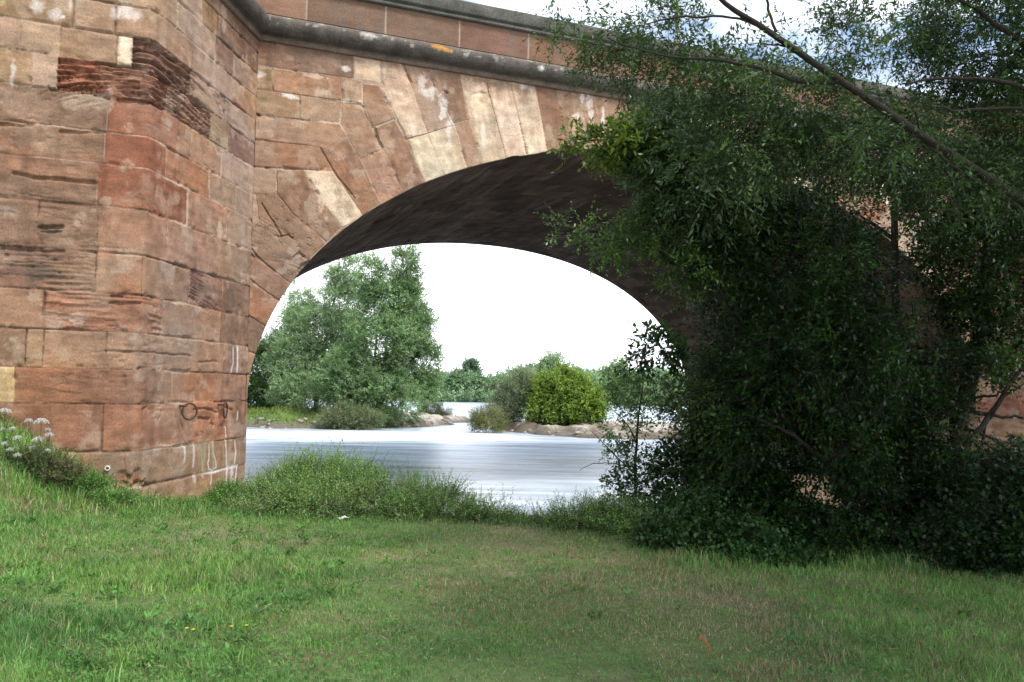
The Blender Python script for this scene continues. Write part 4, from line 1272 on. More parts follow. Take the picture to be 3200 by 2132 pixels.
# overhanging tree at the right edge: long limbs, feathery leaves
b = at(3640, 1900, 7.2)
b[2] = float(gz(b[0], b[1])) - .1
FEA = [(.058, .110, .036), (.046, .090, .030), (.075, .135, .046), (.036, .074, .024)]
near_tree("overhanging_tree", "feathery tree reaching in from the right edge on one long slanting limb", b,
          [([b, *path_px((3600, 1300, 7.2), (3560, 900, 7.1), (3500, 500, 7), (3420, 100, 7), (3380, -400, 7))], .17, .06, .05),
           (path_px((3570, 860, 7.1), (3200, 625, 6.8), (2960, 480, 6.6), (2640, 255, 6.4), (2440, 120, 6.2), (2260, 0, 6.0), (2050, -140, 5.9)), .043, .013, .035),
           (path_px((3560, 900, 7.1), (3200, 660, 6.9), (2980, 520, 6.9), (2880, 440, 6.9)), .022, .008, .03),
           (path_px((2425, 100, 6.2), (2400, 30, 6.2), (2385, -60, 6.2)), .012, .008, .02),
           (path_px((2480, 150, 6.2), (2330, 55, 6.1), (2150, 50, 6.0), (2020, 75, 6.0)), .012, .005, .02),
           (path_px((2500, 150, 6.3), (2430, 140, 6.2), (2360, 135, 6.1)), .01, .004, .02),
           (path_px((2880, 420, 6.6), (2860, 340, 6.5), (2830, 300, 6.5)), .012, .005, .02),
           (path_px((3480, 420, 7.0), (3250, 180, 6.8), (3050, 30, 6.6), (2900, -60, 6.5)), .03, .01, .03),
           (path_px((3500, 480, 7.0), (3200, 260, 6.8), (2980, 240, 6.6), (2820, 260, 6.5)), .025, .008, .03),
           (path_px((3520, 500, 7.0), (3250, 330, 6.8), (3000, 350, 6.6), (2900, 330, 6.6)), .02, .006, .03),
           (path_px((2640, 255, 6.4), (2500, 260, 6.4), (2300, 190, 6.3), (2080, 180, 6.2), (1900, 120, 6.2)), .02, .005, .03)],
          [dict(blobs=[blob_px(3060, 130, 7.4, 170, 160, .7), blob_px(3150, 330, 7.5, 90, 110, .6), blob_px(2890, 60, 7.2, 110, 70, .5)],
                clumps=120, tw=12, clump_r=.17, tl=.30, nl=11, ll=.050, lw=.019, pal=FEA, droop=.2, up=0, stem=.0025),
           dict(blobs=[blob_px(2460, 330, 7.3, 230, 90, .5), blob_px(2230, 220, 7.2, 170, 80, .5), blob_px(2720, 450, 7.4, 190, 90, .5), blob_px(2960, 560, 7.5, 160, 80, .5), blob_px(2360, 450, 7.3, 190, 80, .5), blob_px(3130, 520, 7.5, 90, 90, .5)],
                clumps=205, tw=12, clump_r=.17, tl=.30, nl=11, ll=.052, lw=.020, pal=FEA, droop=.2, up=0, stem=.0025),
           dict(blobs=[blob_px(2080, 110, 7.0, 150, 80, .4), blob_px(1900, 120, 7.0, 110, 70, .3), blob_px(2600, 60, 7.0, 150, 50, .35), blob_px(2700, 180, 7.1, 90, 60, .35), blob_px(1760, 50, 7.0, 50, 40, .2), blob_px(2000, 240, 7.1, 80, 50, .3)],
                clumps=90, tw=9, clump_r=.13, tl=.26, nl=11, ll=.046, lw=.017, pal=FEA, droop=.2, up=0, stem=.0022),
           dict(blobs=[blob_px(2560, 330, 6.0, 60, 40, .2), blob_px(2830, 470, 6.2, 70, 40, .2), blob_px(3060, 590, 6.3, 70, 50, .2), blob_px(2960, 420, 6.2, 50, 40, .2), blob_px(2700, 420, 6.1, 60, 50, .2), blob_px(2400, 200, 5.9, 60, 40, .2), blob_px(3150, 640, 6.4, 60, 40, .2)],
                clumps=20, tw=8, clump_r=.14, tl=.26, nl=11, ll=.046, lw=.018, pal=FEA, droop=.2, up=0, stem=.0022),
           dict(blobs=[blob_px(3700, 100, 7.6, 420, 420, 1.6), blob_px(3500, -400, 7.2, 500, 300, 1.6), blob_px(4200, -200, 6.5, 500, 500, 1.8), (6.6, 3.6, 5.6, 2.6, 2.2, 1.5, 5.0), (4.6, 2.6, 6.4, 1.8, 2.0, 1.2, 3.0)],  # unseen crown masses added out of frame to shade the right lawn
                clumps=760, tw=13, clump_r=.25, tl=.36, nl=9, ll=.10, lw=.045, pal=FEA, droop=.2, up=0)], M_LEAFG)

# sapling standing against the bright water
b = at(1992, 1610, 11)
b[2] = float(gz(b[0], b[1])) - .05
near_tree("thin_sapling", "thin sapling with sparse leaves standing against the bright water", b,
          [([b, *path_px((1985, 1500, 11), (1988, 1380, 11), (1998, 1280, 11), (2010, 1180, 11))], .028, .006, .02),
           (path_px((1986, 1380, 11), (1965, 1330, 11), (1925, 1290, 11), (1900, 1265, 11)), .010, .004, .02),
           (path_px((1985, 1480, 11), (1930, 1430, 11), (1880, 1380, 11), (1850, 1350, 11)), .010, .004, .02),
           (path_px((1985, 1460, 11), (1930, 1450, 11), (1860, 1445, 11), (1810, 1470, 11)), .008, .003, .02),
           (path_px((1990, 1340, 11), (2030, 1320, 11), (2070, 1310, 11)), .008, .003, .02)],
          [dict(blobs=[blob_px(1990, 1240, 11, 90, 60, .4), blob_px(1940, 1350, 11, 40, 70, .25)], clumps=40, tw=7, clump_r=.12, tl=.2, nl=8, ll=.05, lw=.028, pal=[(.10, .18, .045), (.08, .15, .038)], droop=.15, up=.1, stem=.002),
           dict(blobs=[blob_px(1980, 1500, 11, 60, 90, .3)], clumps=24, tw=7, clump_r=.12, tl=.2, nl=8, ll=.055, lw=.035, pal=[(.05, .09, .025)], droop=.15, up=.1, stem=.002)], M_LEAF)


# ------------------------------------------------------------------ bushes and weeds
def bush(name, label, cat, blobs, clumps, tw, cr, tl, nl, ll, lw, pal, group=None, droop=.2, up=.3, stems=8, mat=None, stem=.003):
    c0 = np.array(blobs[0][:3])
    base = np.array([c0[0], c0[1], float(gz(c0[0], c0[1]))])
    t = thing(name, label, cat, base, group)
    bag = Bag()
    crown(bag, blobs, clumps, tw, cr, tl, nl, ll, lw, pal, droop, up, stem)
    bag.build("foliage", mat or M_LEAFG, t)
    sp = []
    for k in range(stems):
        bb = blobs[k % len(blobs)]
        e = np.array(bb[:3]) + rand_dir(1)[0] * np.array(bb[3:6]) * .8
        s0 = np.array([base[0], base[1], 0]) * .75 + np.array([bb[0], bb[1], 0]) * .25 + np.array([*(rng.normal(size=2) * .05), 0])
        s0[2] = float(gz(s0[0], s0[1])) - .05
        e[2] = max(e[2], s0[2] + .15)
        sp.append(([s0, (s0 + e) / 2 + [0, 0, .08], e], .012, .004, .05))
    limbs(sp, M_BARK, t, "stems", (.07, .058, .04))
    return t


BR = "brambles under the right hand trees"
bush("bramble_bush", "dark bush with lacy leaves silhouetted on the water beside the sapling", "bush", [blob_px(2090, 1460, 10.6, 40, 56, .3), blob_px(2070, 1540, 10.4, 50, 46, .3), blob_px(2120, 1420, 10.8, 20, 36, .3)], 30, 8, .13, .24, 8, .07, .045, GD, BR)
bush("bramble_bush", "green bramble mound at the left edge of the tree shade", "bush", [blob_px(2200, 1640, 9.3, 150, 70, .6), blob_px(2110, 1690, 9.0, 90, 50, .45), blob_px(2280, 1700, 8.9, 130, 60, .5)], 190, 16, .13, .2, 8, .05, .036, [(.024, .066, .015), (.02, .055, .014), (.034, .085, .018)], BR)
bush("bramble_bush", "tall dark bramble rising in front of the right end of the vault", "bush", [blob_px(2260, 1480, 10, 80, 100, .7), blob_px(2350, 1560, 9.8, 90, 90, .7), blob_px(2230, 1370, 10.4, 44, 80, .6)], 190, 18, .17, .24, 8, .06, .04, GD, BR)
bush("bramble_bush", "low bright green ground ivy mound in front of the shade", "bush", [blob_px(2420, 1750, 8.6, 150, 34, .5), blob_px(2540, 1760, 8.6, 90, 30, .4), blob_px(2330, 1760, 8.5, 100, 30, .4)], 170, 16, .10, .16, 8, .045, .034, [(.036, .10, .024), (.028, .075, .018), (.05, .125, .03)], BR)
bush("bramble_bush", "dark tangle at the foot of the leaning tree", "bush", [blob_px(2640, 1720, 8.8, 130, 60, .5), blob_px(2760, 1740, 8.7, 130, 60, .5), blob_px(2520, 1660, 9.2, 90, 60, .4)], 170, 16, .13, .2, 8, .05, .034, GD, BR)
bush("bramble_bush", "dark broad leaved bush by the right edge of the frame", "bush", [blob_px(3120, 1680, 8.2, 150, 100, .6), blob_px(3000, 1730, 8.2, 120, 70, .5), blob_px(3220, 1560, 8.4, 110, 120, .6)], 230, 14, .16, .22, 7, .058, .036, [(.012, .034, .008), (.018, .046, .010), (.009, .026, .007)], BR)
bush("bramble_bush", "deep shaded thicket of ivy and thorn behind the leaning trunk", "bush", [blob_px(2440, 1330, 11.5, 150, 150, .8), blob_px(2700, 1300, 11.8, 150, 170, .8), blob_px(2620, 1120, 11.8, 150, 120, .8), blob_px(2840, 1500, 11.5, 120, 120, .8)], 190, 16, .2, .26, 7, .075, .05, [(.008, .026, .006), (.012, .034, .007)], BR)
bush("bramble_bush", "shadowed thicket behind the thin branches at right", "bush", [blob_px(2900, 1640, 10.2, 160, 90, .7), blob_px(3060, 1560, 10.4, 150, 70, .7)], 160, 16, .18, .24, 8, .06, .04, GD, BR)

WD = "weeds along the top of the bank"
WP = [(.19, .34, .09), (.145, .285, .072), (.235, .38, .10), (.27, .34, .14)]
wb = [("feathery weed clump against the right corner of the pier", [(830, 1555, 12.0, 60, 44, .45), (790, 1590, 11.7, 50, 34, .35)]),
      ("tall feathery weed clump in front of the water, right of the pier", [(950, 1530, 11.5, 80, 56, .45), (1000, 1490, 11.6, 40, 40, .3), (905, 1500, 11.7, 30, 40, .25), (1060, 1470, 11.6, 20, 30, .2), (930, 1578, 11.0, 100, 34, .45), (870, 1598, 10.9, 90, 18, .3)]),
      ("widest feathery weed clump with dry twigs at the middle of the bank", [(1110, 1515, 11.3, 70, 56, .45), (1160, 1545, 11.1, 70, 44, .4), (1080, 1578, 10.9, 110, 34, .45), (1020, 1600, 10.6, 90, 18, .3), (1170, 1605, 10.6, 80, 18, .3)]),
      ("leaning weed clump whose sprays reach over the water", [(1280, 1568, 11.0, 70, 38, .45), (1360, 1590, 10.8, 70, 26, .4), (1410, 1560, 10.9, 26, 22, .25), (1320, 1612, 10.6, 80, 16, .3)]),
      ("low trailing weed clump at the right end of the bank weeds", [(1475, 1618, 10.6, 46, 18, .3), (1560, 1638, 10.5, 50, 10, .25)]),
      ("pale weed clump left of the sapling foot", [(1800, 1640, 10.3, 60, 14, .3), (1885, 1630, 10.3, 60, 22, .3), (1700, 1642, 10.4, 50, 10, .25)]),
      ("green weed clump at the sapling foot", [(1960, 1645, 10.0, 70, 34, .4), (2020, 1675, 9.7, 60, 34, .4)])]
for lab, bl in wb:
    bush("weed_clump", lab, "weeds", [blob_px(*q) for q in bl], 40 * len(bl), 10, .12, .27, 13, .034, .010, WP, WD, droop=.12, up=.8, stems=14, mat=M_LEAF, stem=.0022)
PB = [(.105, .23, .048), (.085, .19, .042), (.13, .26, .055)]
pb = [("green weed fringe at the foot of the pier side", [(715, 1560, 12.6, 60, 34, .4), (640, 1592, 12.0, 60, 20, .3)]),
      ("lush nettle patch at the foot of the pier below the rings", [(560, 1608, 11.4, 90, 16, .3), (470, 1604, 11.4, 70, 14, .3)]),
      ("nettle patch creeping up the left bank below the drain pipe", [(250, 1525, 11.2, 80, 16, .3), (350, 1575, 11.0, 70, 14, .3)]),
      ("brownish weed patch high on the left bank", [(110, 1455, 11.0, 90, 26, .3), (200, 1490, 11.0, 60, 16, .3)])]
for lab, bl in pb:
    bush("weed_clump", lab, "weeds", [blob_px(*q) for q in bl], 60 * len(bl), 12, .09, .15, 9, .034, .014, PB if "brown" not in lab else [(.12, .14, .055), (.09, .13, .045), (.14, .13, .07)], "weeds at the foot of the pier", droop=.15, up=.7, stems=8, mat=M_LEAF, stem=.002)

# white flowering yarrow on the left bank
YV = [("yarrow plant with the largest white flower head at the left frame edge", [(130, 1322, 24), (90, 1318, 14), (150, 1345, 9)], 140, 1400),
      ("tall yarrow plant whose top white flowers touch the left frame edge", [(15, 1290, 20), (10, 1345, 10), (40, 1342, 9)], 30, 1400),
      ("yarrow plant with several mid sized white flower heads", [(55, 1372, 17), (120, 1378, 19), (155, 1362, 15), (100, 1400, 10)], 120, 1440),
      ("low yarrow plant with small scattered white flower heads", [(15, 1390, 11), (30, 1408, 12), (55, 1426, 12), (150, 1410, 8)], 60, 1450)]
for lab, heads, bx, by in YV:
    Yd = 10.7
    b = at(bx, by, Yd)
    b[2] = float(gz(b[0], b[1]))
    t = thing("yarrow_plant", lab, "flowering plant", b, "white yarrow plants on the left bank")
    sb, fb = Bag(), Bag()
    for (x, y, r) in heads:
        h = at(x, y, Yd - .05)
        v, q = tube(smooth_path([b + [rng.normal() * .04, rng.normal() * .04, -.05], (b + h) / 2 + [rng.normal() * .03, 0, .03], h], 8), [.005] * 8, 5)
        sb.add(v, q, np.array([.09, .13, .05]))
        R = .85 * r * Yd / F * rng.uniform(.85, 1.15)
        n = int(60 + 400 * R / .08)
        rr_ = R * np.sqrt(rng.random(n))
        an = rng.random(n) * 6.283
        c = h + np.stack([rr_ * np.cos(an), rr_ * np.sin(an), .55 * R * (1 - (rr_ / R) ** 2) + rng.normal(size=n) * .008], 1)
        d = unit(np.stack([np.cos(an * 7), np.sin(an * 7), .25 + rng.random(n) * .5], 1))
        s = unit(np.cross(d, np.array([0, 0, 1.0])))
        v, q = leaf_quads(c, d, s, np.full(n, .013), np.full(n, .012))
        fb.add(v, q, np.array([.62, .62, .58]))
        # feathery leaves along the stem
        m = 24
        tq = rng.random(m)
        c = b + (h - b) * tq[:, None] * .8
        d = unit(rng.normal(size=(m, 3)) + [0, 0, .3])
        v, q = leaf_quads(c, d, unit(np.cross(d, rand_dir(m))), np.full(m, .07), np.full(m, .016))
        sb.add(v, q, np.array([.08, .13, .045]))
    sb.build("stem", M_LEAF, t)
    fb.build("flower_head", M_PETAL, t)

# ------------------------------------------------------------------ grass
def grass_field(n, xr, yr, dens, hfun, cfun, wid, seed):
    r = np.random.default_rng(seed)
    # sample distance so that screen density is even
    u = r.random(n)
    y0, y1 = yr
    y = y0 * (y1 / y0) ** u
    x = (r.random(n) * 2 - 1) * (xr[0] + xr[1] * y)
    k = r.random(n) < dens(x, y)
    x, y = x[k], y[k]
    n = len(x)
    z = gz(x, y) - .01
    h = hfun(x, y) * (.45 + .9 * r.random(n))
    an = r.random(n) * 6.283
    lean = .15 + .75 * r.random(n)
    dx, dy = np.cos(an) * lean, np.sin(an) * lean
    w = wid * (.6 + .8 * r.random(n)) * np.clip(y / 7, .75, 1.6)
    sa = an + 1.57 + r.normal(size=n) * .6
    sx, sy = np.cos(sa) * w * .5, np.sin(sa) * w * .5
    P = np.stack([x, y, z], 1)
    s = np.stack([sx, sy, 0 * sx], 1)
    mid = P + np.stack([dx * h * .35, dy * h * .35, h * .55], 1)
    tip = P + np.stack([dx * h, dy * h, h * (1.0 - .25 * lean)], 1)
    V = np.stack([P - s, P + s, mid + s * .8, mid - s * .8, tip], 1).reshape(-1, 3)
    i = np.arange(n)[:, None] * 5
    q = np.concatenate([i, i + 1, i + 2, i + 3], 1)
    t = np.concatenate([i + 3, i + 2, i + 4], 1)
    c = cfun(x, y, r) * (.5 + .95 * r.random((n, 1)))
    return V, [q, t], np.repeat(c, 5, 0)


def g_dens(x, y):
    e = 10.9 + .5 * (fbm(x * .6, x * 0, 3, 801) - .5)
    k = np.where((y > e + .8) & (x > -4.2), 0.0, 1.0)
    # nothing inside the pier
    rel = np.stack([x, y], -1) - CN
    a, bq = rel @ U2, rel @ N2
    ins = (bq > .03) & (a < .03 + .53 * bq)
    k = np.where(ins, 0.0, k)
    return k * (.62 + .5 * fbm(x * 1.1, y * 1.1, 3, 830))


def tall(x, y):
    t = sstep(-1.0, -2.6, x + .8 * (fbm(x * .9, y * .9, 3, 831) - .5)) * sstep(9.5, 7.0, y)
    return t * sstep(.42, .6, fbm(x * 1.4, y * 1.4, 3, 832))


def g_h(x, y):
    h = .022 + .032 * fbm(x * .8, y * .8, 3, 833)
    h = h * (.5 + 1.0 * fbm(x * 4.5 + 7, y * 4.5, 3, 848)) + .06 * tall(x, y) + .10 * sstep(10.0, 11.2, y) + .05 * sstep(1.5, 3.0, x) * fbm(x * 1.5, y * 1.5, 3, 834) + .16 * sstep(1.0, 2.0, x) * sstep(7.2, 8.6, y) * fbm(x * 1.8, y * 1.8, 3, 837)
    h = h + .04 * sstep(.62, .75, fbm(x * 1.0 + 9, y * 1.0, 3, 835)) + .06 * sstep(-4, -6, x)
    return h


def g_c(x, y, r):
    n = len(x)
    A = np.array([.175, .345, .085])
    B = np.array([.095, .22, .064])
    Dq = np.array([.36, .315, .18])
    Yg = np.array([.24, .37, .085])
    w = sstep(.3, .7, fbm(x * .7 + 3, y * .7, 5, 840))[:, None]
    c = A * w + B * (1 - w)
    c = c * (.55 + .9 * fbm(x * 4.5, y * 4.5, 3, 846))[:, None]
    yl = (sstep(.45, .7, fbm(x * 1.2, y * 1.2, 3, 841)) * .7)[:, None] * (r.random((n, 1)) < .6)
    c = c * (1 - yl) + Yg * yl
    pd = .10 + .5 * sstep(.58, .75, fbm(x * 3.1, y * 3.1, 3, 847)) + .55 * np.exp(-((x - .3) / 1.3) ** 2 - ((y - 9.6) / .9) ** 2) + .85 * sstep(.44, .62, fbm(x * .75 + 40, y * .75 + 8, 5, 842)) * sstep(-2.0, .3, x) + .25 * sstep(.5, 2.0, x) * sstep(7.2, 5.8, y)
    pd = pd * (1 - .75 * sstep(1.0, 2.2, x) * sstep(6.8, 8.0, y)) + .35 * sstep(-3.4, -5, x) * sstep(.4, .6, fbm(x * .9, y * .9, 3, 843))
    dr = (r.random(n) < pd * .75)[:, None]
    return np.where(dr, Dq * (.6 + .6 * r.random((n, 1))), c)


gb = Bag()
V, fs, c = grass_field(430000, (1.4, .72), (4.0, 13.6), g_dens, g_h, g_c, .0054, 21)
gb.add(V, fs, c)
# clover and small broad leaves low in the sward
n = 42000
r = np.random.default_rng(5)
y = 4.0 * (12.0 / 4.0) ** r.random(n)
x = (r.random(n) * 2 - 1) * (1.4 + .7 * y)
k = (r.random(n) < g_dens(x, y) * sstep(.38, .58, fbm(x * 1.3, y * 1.3, 3, 850)))
x, y = x[k], y[k]
n = len(x)
c0_ = np.stack([x, y, gz(x, y) + .02 + .05 * r.random(n)], 1)
an = r.random(n) * 6.283
d = unit(np.stack([np.cos(an), np.sin(an), .15 + .4 * r.random(n)], 1))
s = unit(np.cross(d, np.array([0, 0, 1.0])))
L_ = .016 + .02 * r.random(n)
V, q = leaf_quads(c0_, d, s, L_, L_ * .75)
cc = np.array([.10, .23, .055]) * (.7 + .6 * r.random((n, 1)))
gb.add(V, q, np.repeat(cc, 4, 0))
# broad-leaved rosettes (dock, plantain), mostly on the left slope
n = 2200
y = 4.1 * (11.0 / 4.1) ** r.random(n)
x = (r.random(n) * 2 - 1) * (1.0 + .66 * y)
k = r.random(n) < (.10 + .9 * sstep(-.4, -2.2, x) + .25 * sstep(1.6, 3.4, x)) * sstep(.40, .60, fbm(x * .9, y * .9, 3, 870)) * g_dens(x, y)
x, y = x[k], y[k]
n, m = len(x), 11
an = r.random((n, m)) * 6.283
cx_, cy_ = x[:, None] + .02 * r.normal(size=(n, m)), y[:, None] + .02 * r.normal(size=(n, m))
c0_ = np.stack([cx_, cy_, gz(cx_, cy_) + .01 + .05 * r.random((n, m))], -1).reshape(-1, 3)
d = unit(np.stack([np.cos(an), np.sin(an), .25 + .9 * r.random((n, m))], -1).reshape(-1, 3))
sd_ = unit(np.cross(d, unit(np.array([0, 0, 1.0]) + .3 * r.normal(size=d.shape))))
L_ = np.repeat(.03 + .05 * r.random(n) ** 1.5, m) * (.6 + .6 * r.random(n * m))
V, q = leaf_quads(c0_, d, sd_, L_, L_ * .42)
cc = np.array([.095, .215, .05]) * np.repeat(.6 + .8 * r.random((n, 1)), m, 0) * (.75 + .5 * r.random((n * m, 1)))
gb.add(V, q, np.repeat(cc, 4, 0))
# straw and dead leaf scraps lying in the sward
n = 2600
y = 4.1 * (11.0 / 4.1) ** r.random(n)
x = (r.random(n) * 2 - 1) * (1.2 + .68 * y)
k = r.random(n) < g_dens(x, y) * .8
x, y = x[k], y[k]
n = len(x)
an = r.random(n) * 6.283
d = unit(np.stack([np.cos(an), np.sin(an), .25 * r.normal(size=n)], 1))
V, q = leaf_quads(np.stack([x, y, gz(x, y) + .03 + .03 * r.random(n)], 1), d, unit(np.cross(d, np.array([0, 0, 1.0]))), .02 + .07 * r.random(n), .004 + .008 * r.random(n))
cc = np.array([.40, .33, .21]) * (.5 + .8 * r.random((n, 1)))
gb.add(V, q, np.repeat(cc, 4, 0))
# loose tufts, thickest on the left and along the bank edge
n = 2600
y = 4.0 * (11.2 / 4.0) ** r.random(n)
x = (r.random(n) * 2 - 1) * (1.2 + .7 * y)
k = r.random(n) < (.10 + .9 * sstep(-.6, -2.4, x) * (.35 + fbm(x * .8, y * .8, 3, 861)) + .35 * sstep(1.4, 3.2, x)) * g_dens(x, y)
x, y = x[k], y[k]
m = 20
n = len(x)
hh_ = (.045 + .11 * r.random(n) ** 2.0) * (.6 + .4 * sstep(0, -2, x))
tc_ = np.array([.135, .265, .062]) * (.65 + .8 * r.random((n, 1))) * (1 + .25 * (r.random((n, 1)) - .5) * np.array([1, 0, -.5]))
an = r.random((n, m)) * 6.283
rad = r.random((n, m)) ** .5
bx_, by_ = x[:, None] + .11 * rad * np.cos(an * 3), y[:, None] + .11 * rad * np.sin(an * 3)
bz_ = gz(bx_, by_) - .01
hb = hh_[:, None] * (.5 + .7 * r.random((n, m)))
ln_ = .25 + .9 * rad * r.random((n, m)) * 1.2
P = np.stack([bx_, by_, bz_], -1).reshape(-1, 3)
dx, dy = (np.cos(an) * ln_ * hb).ravel(), (np.sin(an) * ln_ * hb).ravel()
hb = hb.ravel()
sa = an.ravel() + 1.57 + r.normal(size=n * m) * .5
w_ = .0030 * (.7 + .8 * r.random(n * m))
sv_ = np.stack([np.cos(sa) * w_, np.sin(sa) * w_, 0 * w_], 1)
mid = P + np.stack([dx * .35, dy * .35, hb * .6], 1)
tip = P + np.stack([dx, dy, hb * .88], 1)
V = np.stack([P - sv_, P + sv_, mid + sv_ * .8, mid - sv_ * .8, tip], 1).reshape(-1, 3)
i = np.arange(n * m)[:, None] * 5
cc = np.repeat(tc_, m, 0) * (.8 + .4 * r.random((n * m, 1)))
gb.add(V, [np.concatenate([i, i + 1, i + 2, i + 3], 1), np.concatenate([i + 3, i + 2, i + 4], 1)], np.repeat(cc, 5, 0))
o = gb.build("grass", M_GRASS)
tag(o, "short patchy green and dry lawn grass on the river bank", "grass", kind="stuff")

# grass and reeds on the island edge far off
bag = Bag()
n = 9000
x = -26 + 18 * rng.random(n)
y = 48 + 12 * rng.random(n)
z = gz(x, y)
k = (z > WZ + .12)
x, y, z = x[k], y[k], z[k]
n = len(x)
d = unit(np.stack([rng.normal(size=n) * .4, rng.normal(size=n) * .4, np.ones(n)], 1))
V, q = leaf_quads(np.stack([x, y, z], 1), d, unit(np.cross(d, rand_dir(n))), .12 + .22 * rng.random(n), np.full(n, .05))
bag.add(V, q, np.repeat(np.array([.14, .19, .045]) * (.6 + .8 * rng.random((n, 1))), 4, 0))
o = bag.build("island_grass", M_GRASS)
tag(o, "rough yellow green grass along the island shore", "grass", kind="stuff")

bag = Bag()
for k in range(140):
    x = rng.uniform(-17, -4) if k < 90 else rng.uniform(-1, 10)
    yq = np.linspace(42, 60, 120)
    zq = gz(np.full(120, x), yq)
    i0 = np.argmax(zq > WZ)
    if zq[i0] <= WZ:
        continue
    r0 = rng.uniform(.05, .22) ** 1.2
    c0_ = np.array([x, yq[i0] + rng.uniform(-.2, .9), 0])
    c0_[2] = max(float(gz(c0_[0], c0_[1])), WZ - .05)
    th_, ph_ = np.meshgrid(np.linspace(0, 2 * math.pi, 8, endpoint=False), np.linspace(.1, math.pi - .1, 5), indexing='ij')
    rr2 = r0 * (.7 + .6 * rng.random(th_.shape))
    V = np.stack([c0_[0] + 1.3 * rr2 * np.cos(th_) * np.sin(ph_), c0_[1] + rr2 * np.sin(th_) * np.sin(ph_), c0_[2] + .7 * rr2 * np.cos(ph_)], -1)
    V = np.concatenate([V, V[:1]], 0)
    bag.add(V.reshape(-1, 3), grid_idx(9, 5), np.array([.36, .33, .29]) * rng.uniform(.4, 1.1))
o = bag.build("shore_stones", M_EARTH)
tag(o, "grey stones strewn along the island and sandbank edges", "stones", kind="stuff")

# ------------------------------------------------------------------ small things in the grass
for lab, x, y in [("yellow flower at the left end of the yellow flower row in the grass", 584, 1964), ("yellow flower just right of the leftmost yellow flower", 604, 1968),
                  ("small yellow flower in the middle gap of the yellow flower row", 723, 1958), ("yellow flower at the right end of the yellow flower row in the grass", 770, 1955)]:
    r_ = ray(x, y)
    b = EYE + r_ * ((-1.60) / r_[2])
    z0 = float(gz(b[0], b[1]))
    h = z0 + .15
    p_ = EYE + r_ * ((h - EYE[2]) / r_[2])
    t = thing("yellow_flower", lab, "flower", (p_[0], p_[1], z0), "yellow flowers in the lawn")
    v, q = tube([(p_[0], p_[1], z0), (p_[0] + .004, p_[1], z0 + .08), tuple(p_)], [.0018] * 3, 5)
    mesh_np("stem", v, [q], M_LEAF, t, np.zeros((len(v), 3)) + np.array([.07, .13, .03]))
    an = np.linspace(0, 6.283, 16, endpoint=False)
    d = unit(np.stack([np.cos(an), np.sin(an), np.full(16, .35)], 1))
    v, q = leaf_quads(np.repeat(p_[None], 16, 0), d, unit(np.cross(d, np.array([0, 0, 1.0]))), np.full(16, .013), np.full(16, .008))
    mesh_np("petals", v, [q], M_PETAL, t, np.zeros((len(v), 3)) + np.array([.75, .58, .03]))

# curled dry leaf
r_ = ray(2205, 2020)
p_ = EYE + r_ * ((.10 - EYE[2]) / r_[2])
gx, gy = np.meshgrid(np.linspace(0, 1, 9), np.linspace(-1, 1, 7), indexing='ij')
wq = .018 * np.sin(np.pi * np.clip(gx, .02, .98)) ** .8
px_ = (gx - .5) * .075
V = np.stack([p_[0] + px_ * .8 + gy * wq * .4, p_[1] - px_ * .35 + gy * wq * .8, p_[2] + .03 * np.abs(gy) ** 1.5 + .05 * (gx - .5) * -1 + .015 * np.sin(gx * 5)], -1).reshape(-1, 3)
o = mesh_np("fallen_leaf", V, [grid_idx(9, 7)], M_PETAL, None, np.zeros((63, 3)) + np.array([.33, .16, .065]), True)
tag(o, "curled orange brown dry leaf lying on the lawn at right", "leaf")

# crumpled white paper scrap at the edge of the weeds
r_ = ray(1076, 1622)
p_ = EYE + r_ * ((.03 - EYE[2]) / r_[2])
gx, gy = np.meshgrid(np.linspace(-1, 1, 9), np.linspace(-1, 1, 7), indexing='ij')
V = np.stack([p_[0] + .06 * gx, p_[1] + .04 * gy, p_[2] + .0 + .07 * (fbm(gx * 2.2 + 5, gy * 2.2, 3, 7) - .3)], -1).reshape(-1, 3)
o = mesh_np("paper_scrap", V, [grid_idx(9, 7)], M_PAINTW, None, None, False)
tag(o, "crumpled white paper scrap lying at the foot of the bank weeds", "litter")

# dry twigs in the weeds
for lab, pts, rr_ in [("long pale dry twig leaning across the bank weeds", [(1000, 1585, 10.6), (1060, 1555, 10.6), (1125, 1518, 10.7)], .007), ("short dry twig poking up at the left of the bank weeds", [(950, 1585, 10.7), (962, 1560, 10.7), (985, 1540, 10.8)], .005)]:
    v, q = tube(smooth_path(path_px(*pts), 12, .02), np.linspace(rr_, rr_ * .4, 12), 6)
    o = mesh_np("dry_twig", v, [q], M_BARK, None, np.zeros((len(v), 3)) + np.array([.30, .23, .14]), True)
    tag(o, lab, "twig", "dry twigs on the bank")

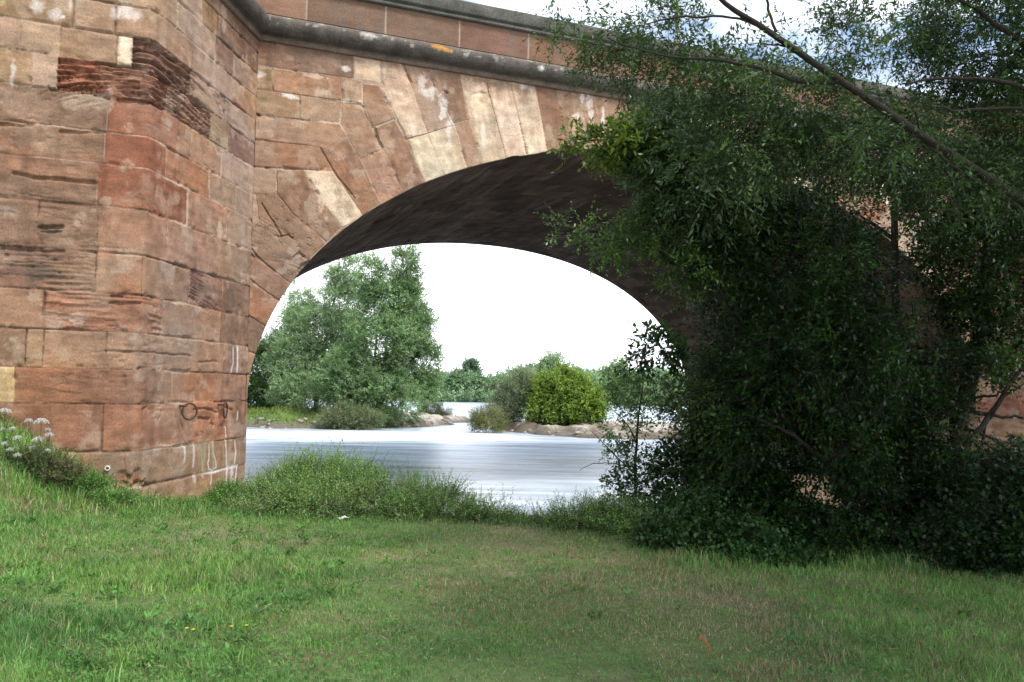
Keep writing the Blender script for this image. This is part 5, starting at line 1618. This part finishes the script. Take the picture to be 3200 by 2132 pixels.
# ------------------------------------------------------------------ sky and sun
world = bpy.data.worlds.new("World")
scene.world = world
world.use_nodes = True
nt = world.node_tree
nt.nodes.clear()
out = nt.nodes.new('ShaderNodeOutputWorld')
bgd = nt.nodes.new('ShaderNodeBackground')
bgd.inputs['Strength'].default_value = .12
sky = nt.nodes.new('ShaderNodeTexSky')
sky.sky_type = 'NISHITA'
sky.sun_disc = False
SUN = unit(np.array([.46, -.40, .80]))
sky.sun_elevation = math.asin(SUN[2])
sky.sun_rotation = math.atan2(SUN[0], SUN[1])
tc = nt.nodes.new('ShaderNodeTexCoord').outputs['Generated']
cl = noise_node(nt, tc, 2.6, 8, .58, (1, 1, 2.2))
f0 = maprange(nt, cl, .47, .63, 0.0, 1.0)
sz_ = nd(nt, 'ShaderNodeSeparateXYZ')
nt.links.new(tc, sz_.inputs[0])
hz_ = maprange(nt, sz_.outputs['Z'], .20, .36, 1.0, 0.0)
mxn = nd(nt, 'ShaderNodeMath', operation='MAXIMUM')
nt.links.new(f0, mxn.inputs[0])
nt.links.new(hz_, mxn.inputs[1])
f = mxn.outputs[0]
cv = nt.nodes.new('ShaderNodeRGB')
cv.outputs[0].default_value = (11.6, 12.0, 12.6, 1)
mix = mixcol(nt, f, sky.outputs[0], cv.outputs[0])
nt.links.new(mix, bgd.inputs['Color'])
nt.links.new(bgd.outputs[0], out.inputs[0])
sd = bpy.data.lights.new("sun", 'SUN')
sd.energy = 2.3
sd.angle = math.radians(16)
sd.color = (1.0, .95, .86)
so = bpy.data.objects.new("sun", sd)
COL.objects.link(so)
so.rotation_euler = Vector(SUN).to_track_quat('Z', 'Y').to_euler()

# ------------------------------------------------------------------ render settings
scene.render.engine = 'CYCLES'
scene.view_settings.view_transform = 'Standard'
scene.view_settings.look = 'None'
scene.view_settings.exposure = 0.98
scene.view_settings.gamma = 1.0
c = scene.cycles
c.use_denoising = True
c.denoiser = 'OPENIMAGEDENOISE'
c.max_bounces = 7
c.diffuse_bounces = 4
c.glossy_bounces = 3
c.transmission_bounces = 4
c.transparent_max_bounces = 4
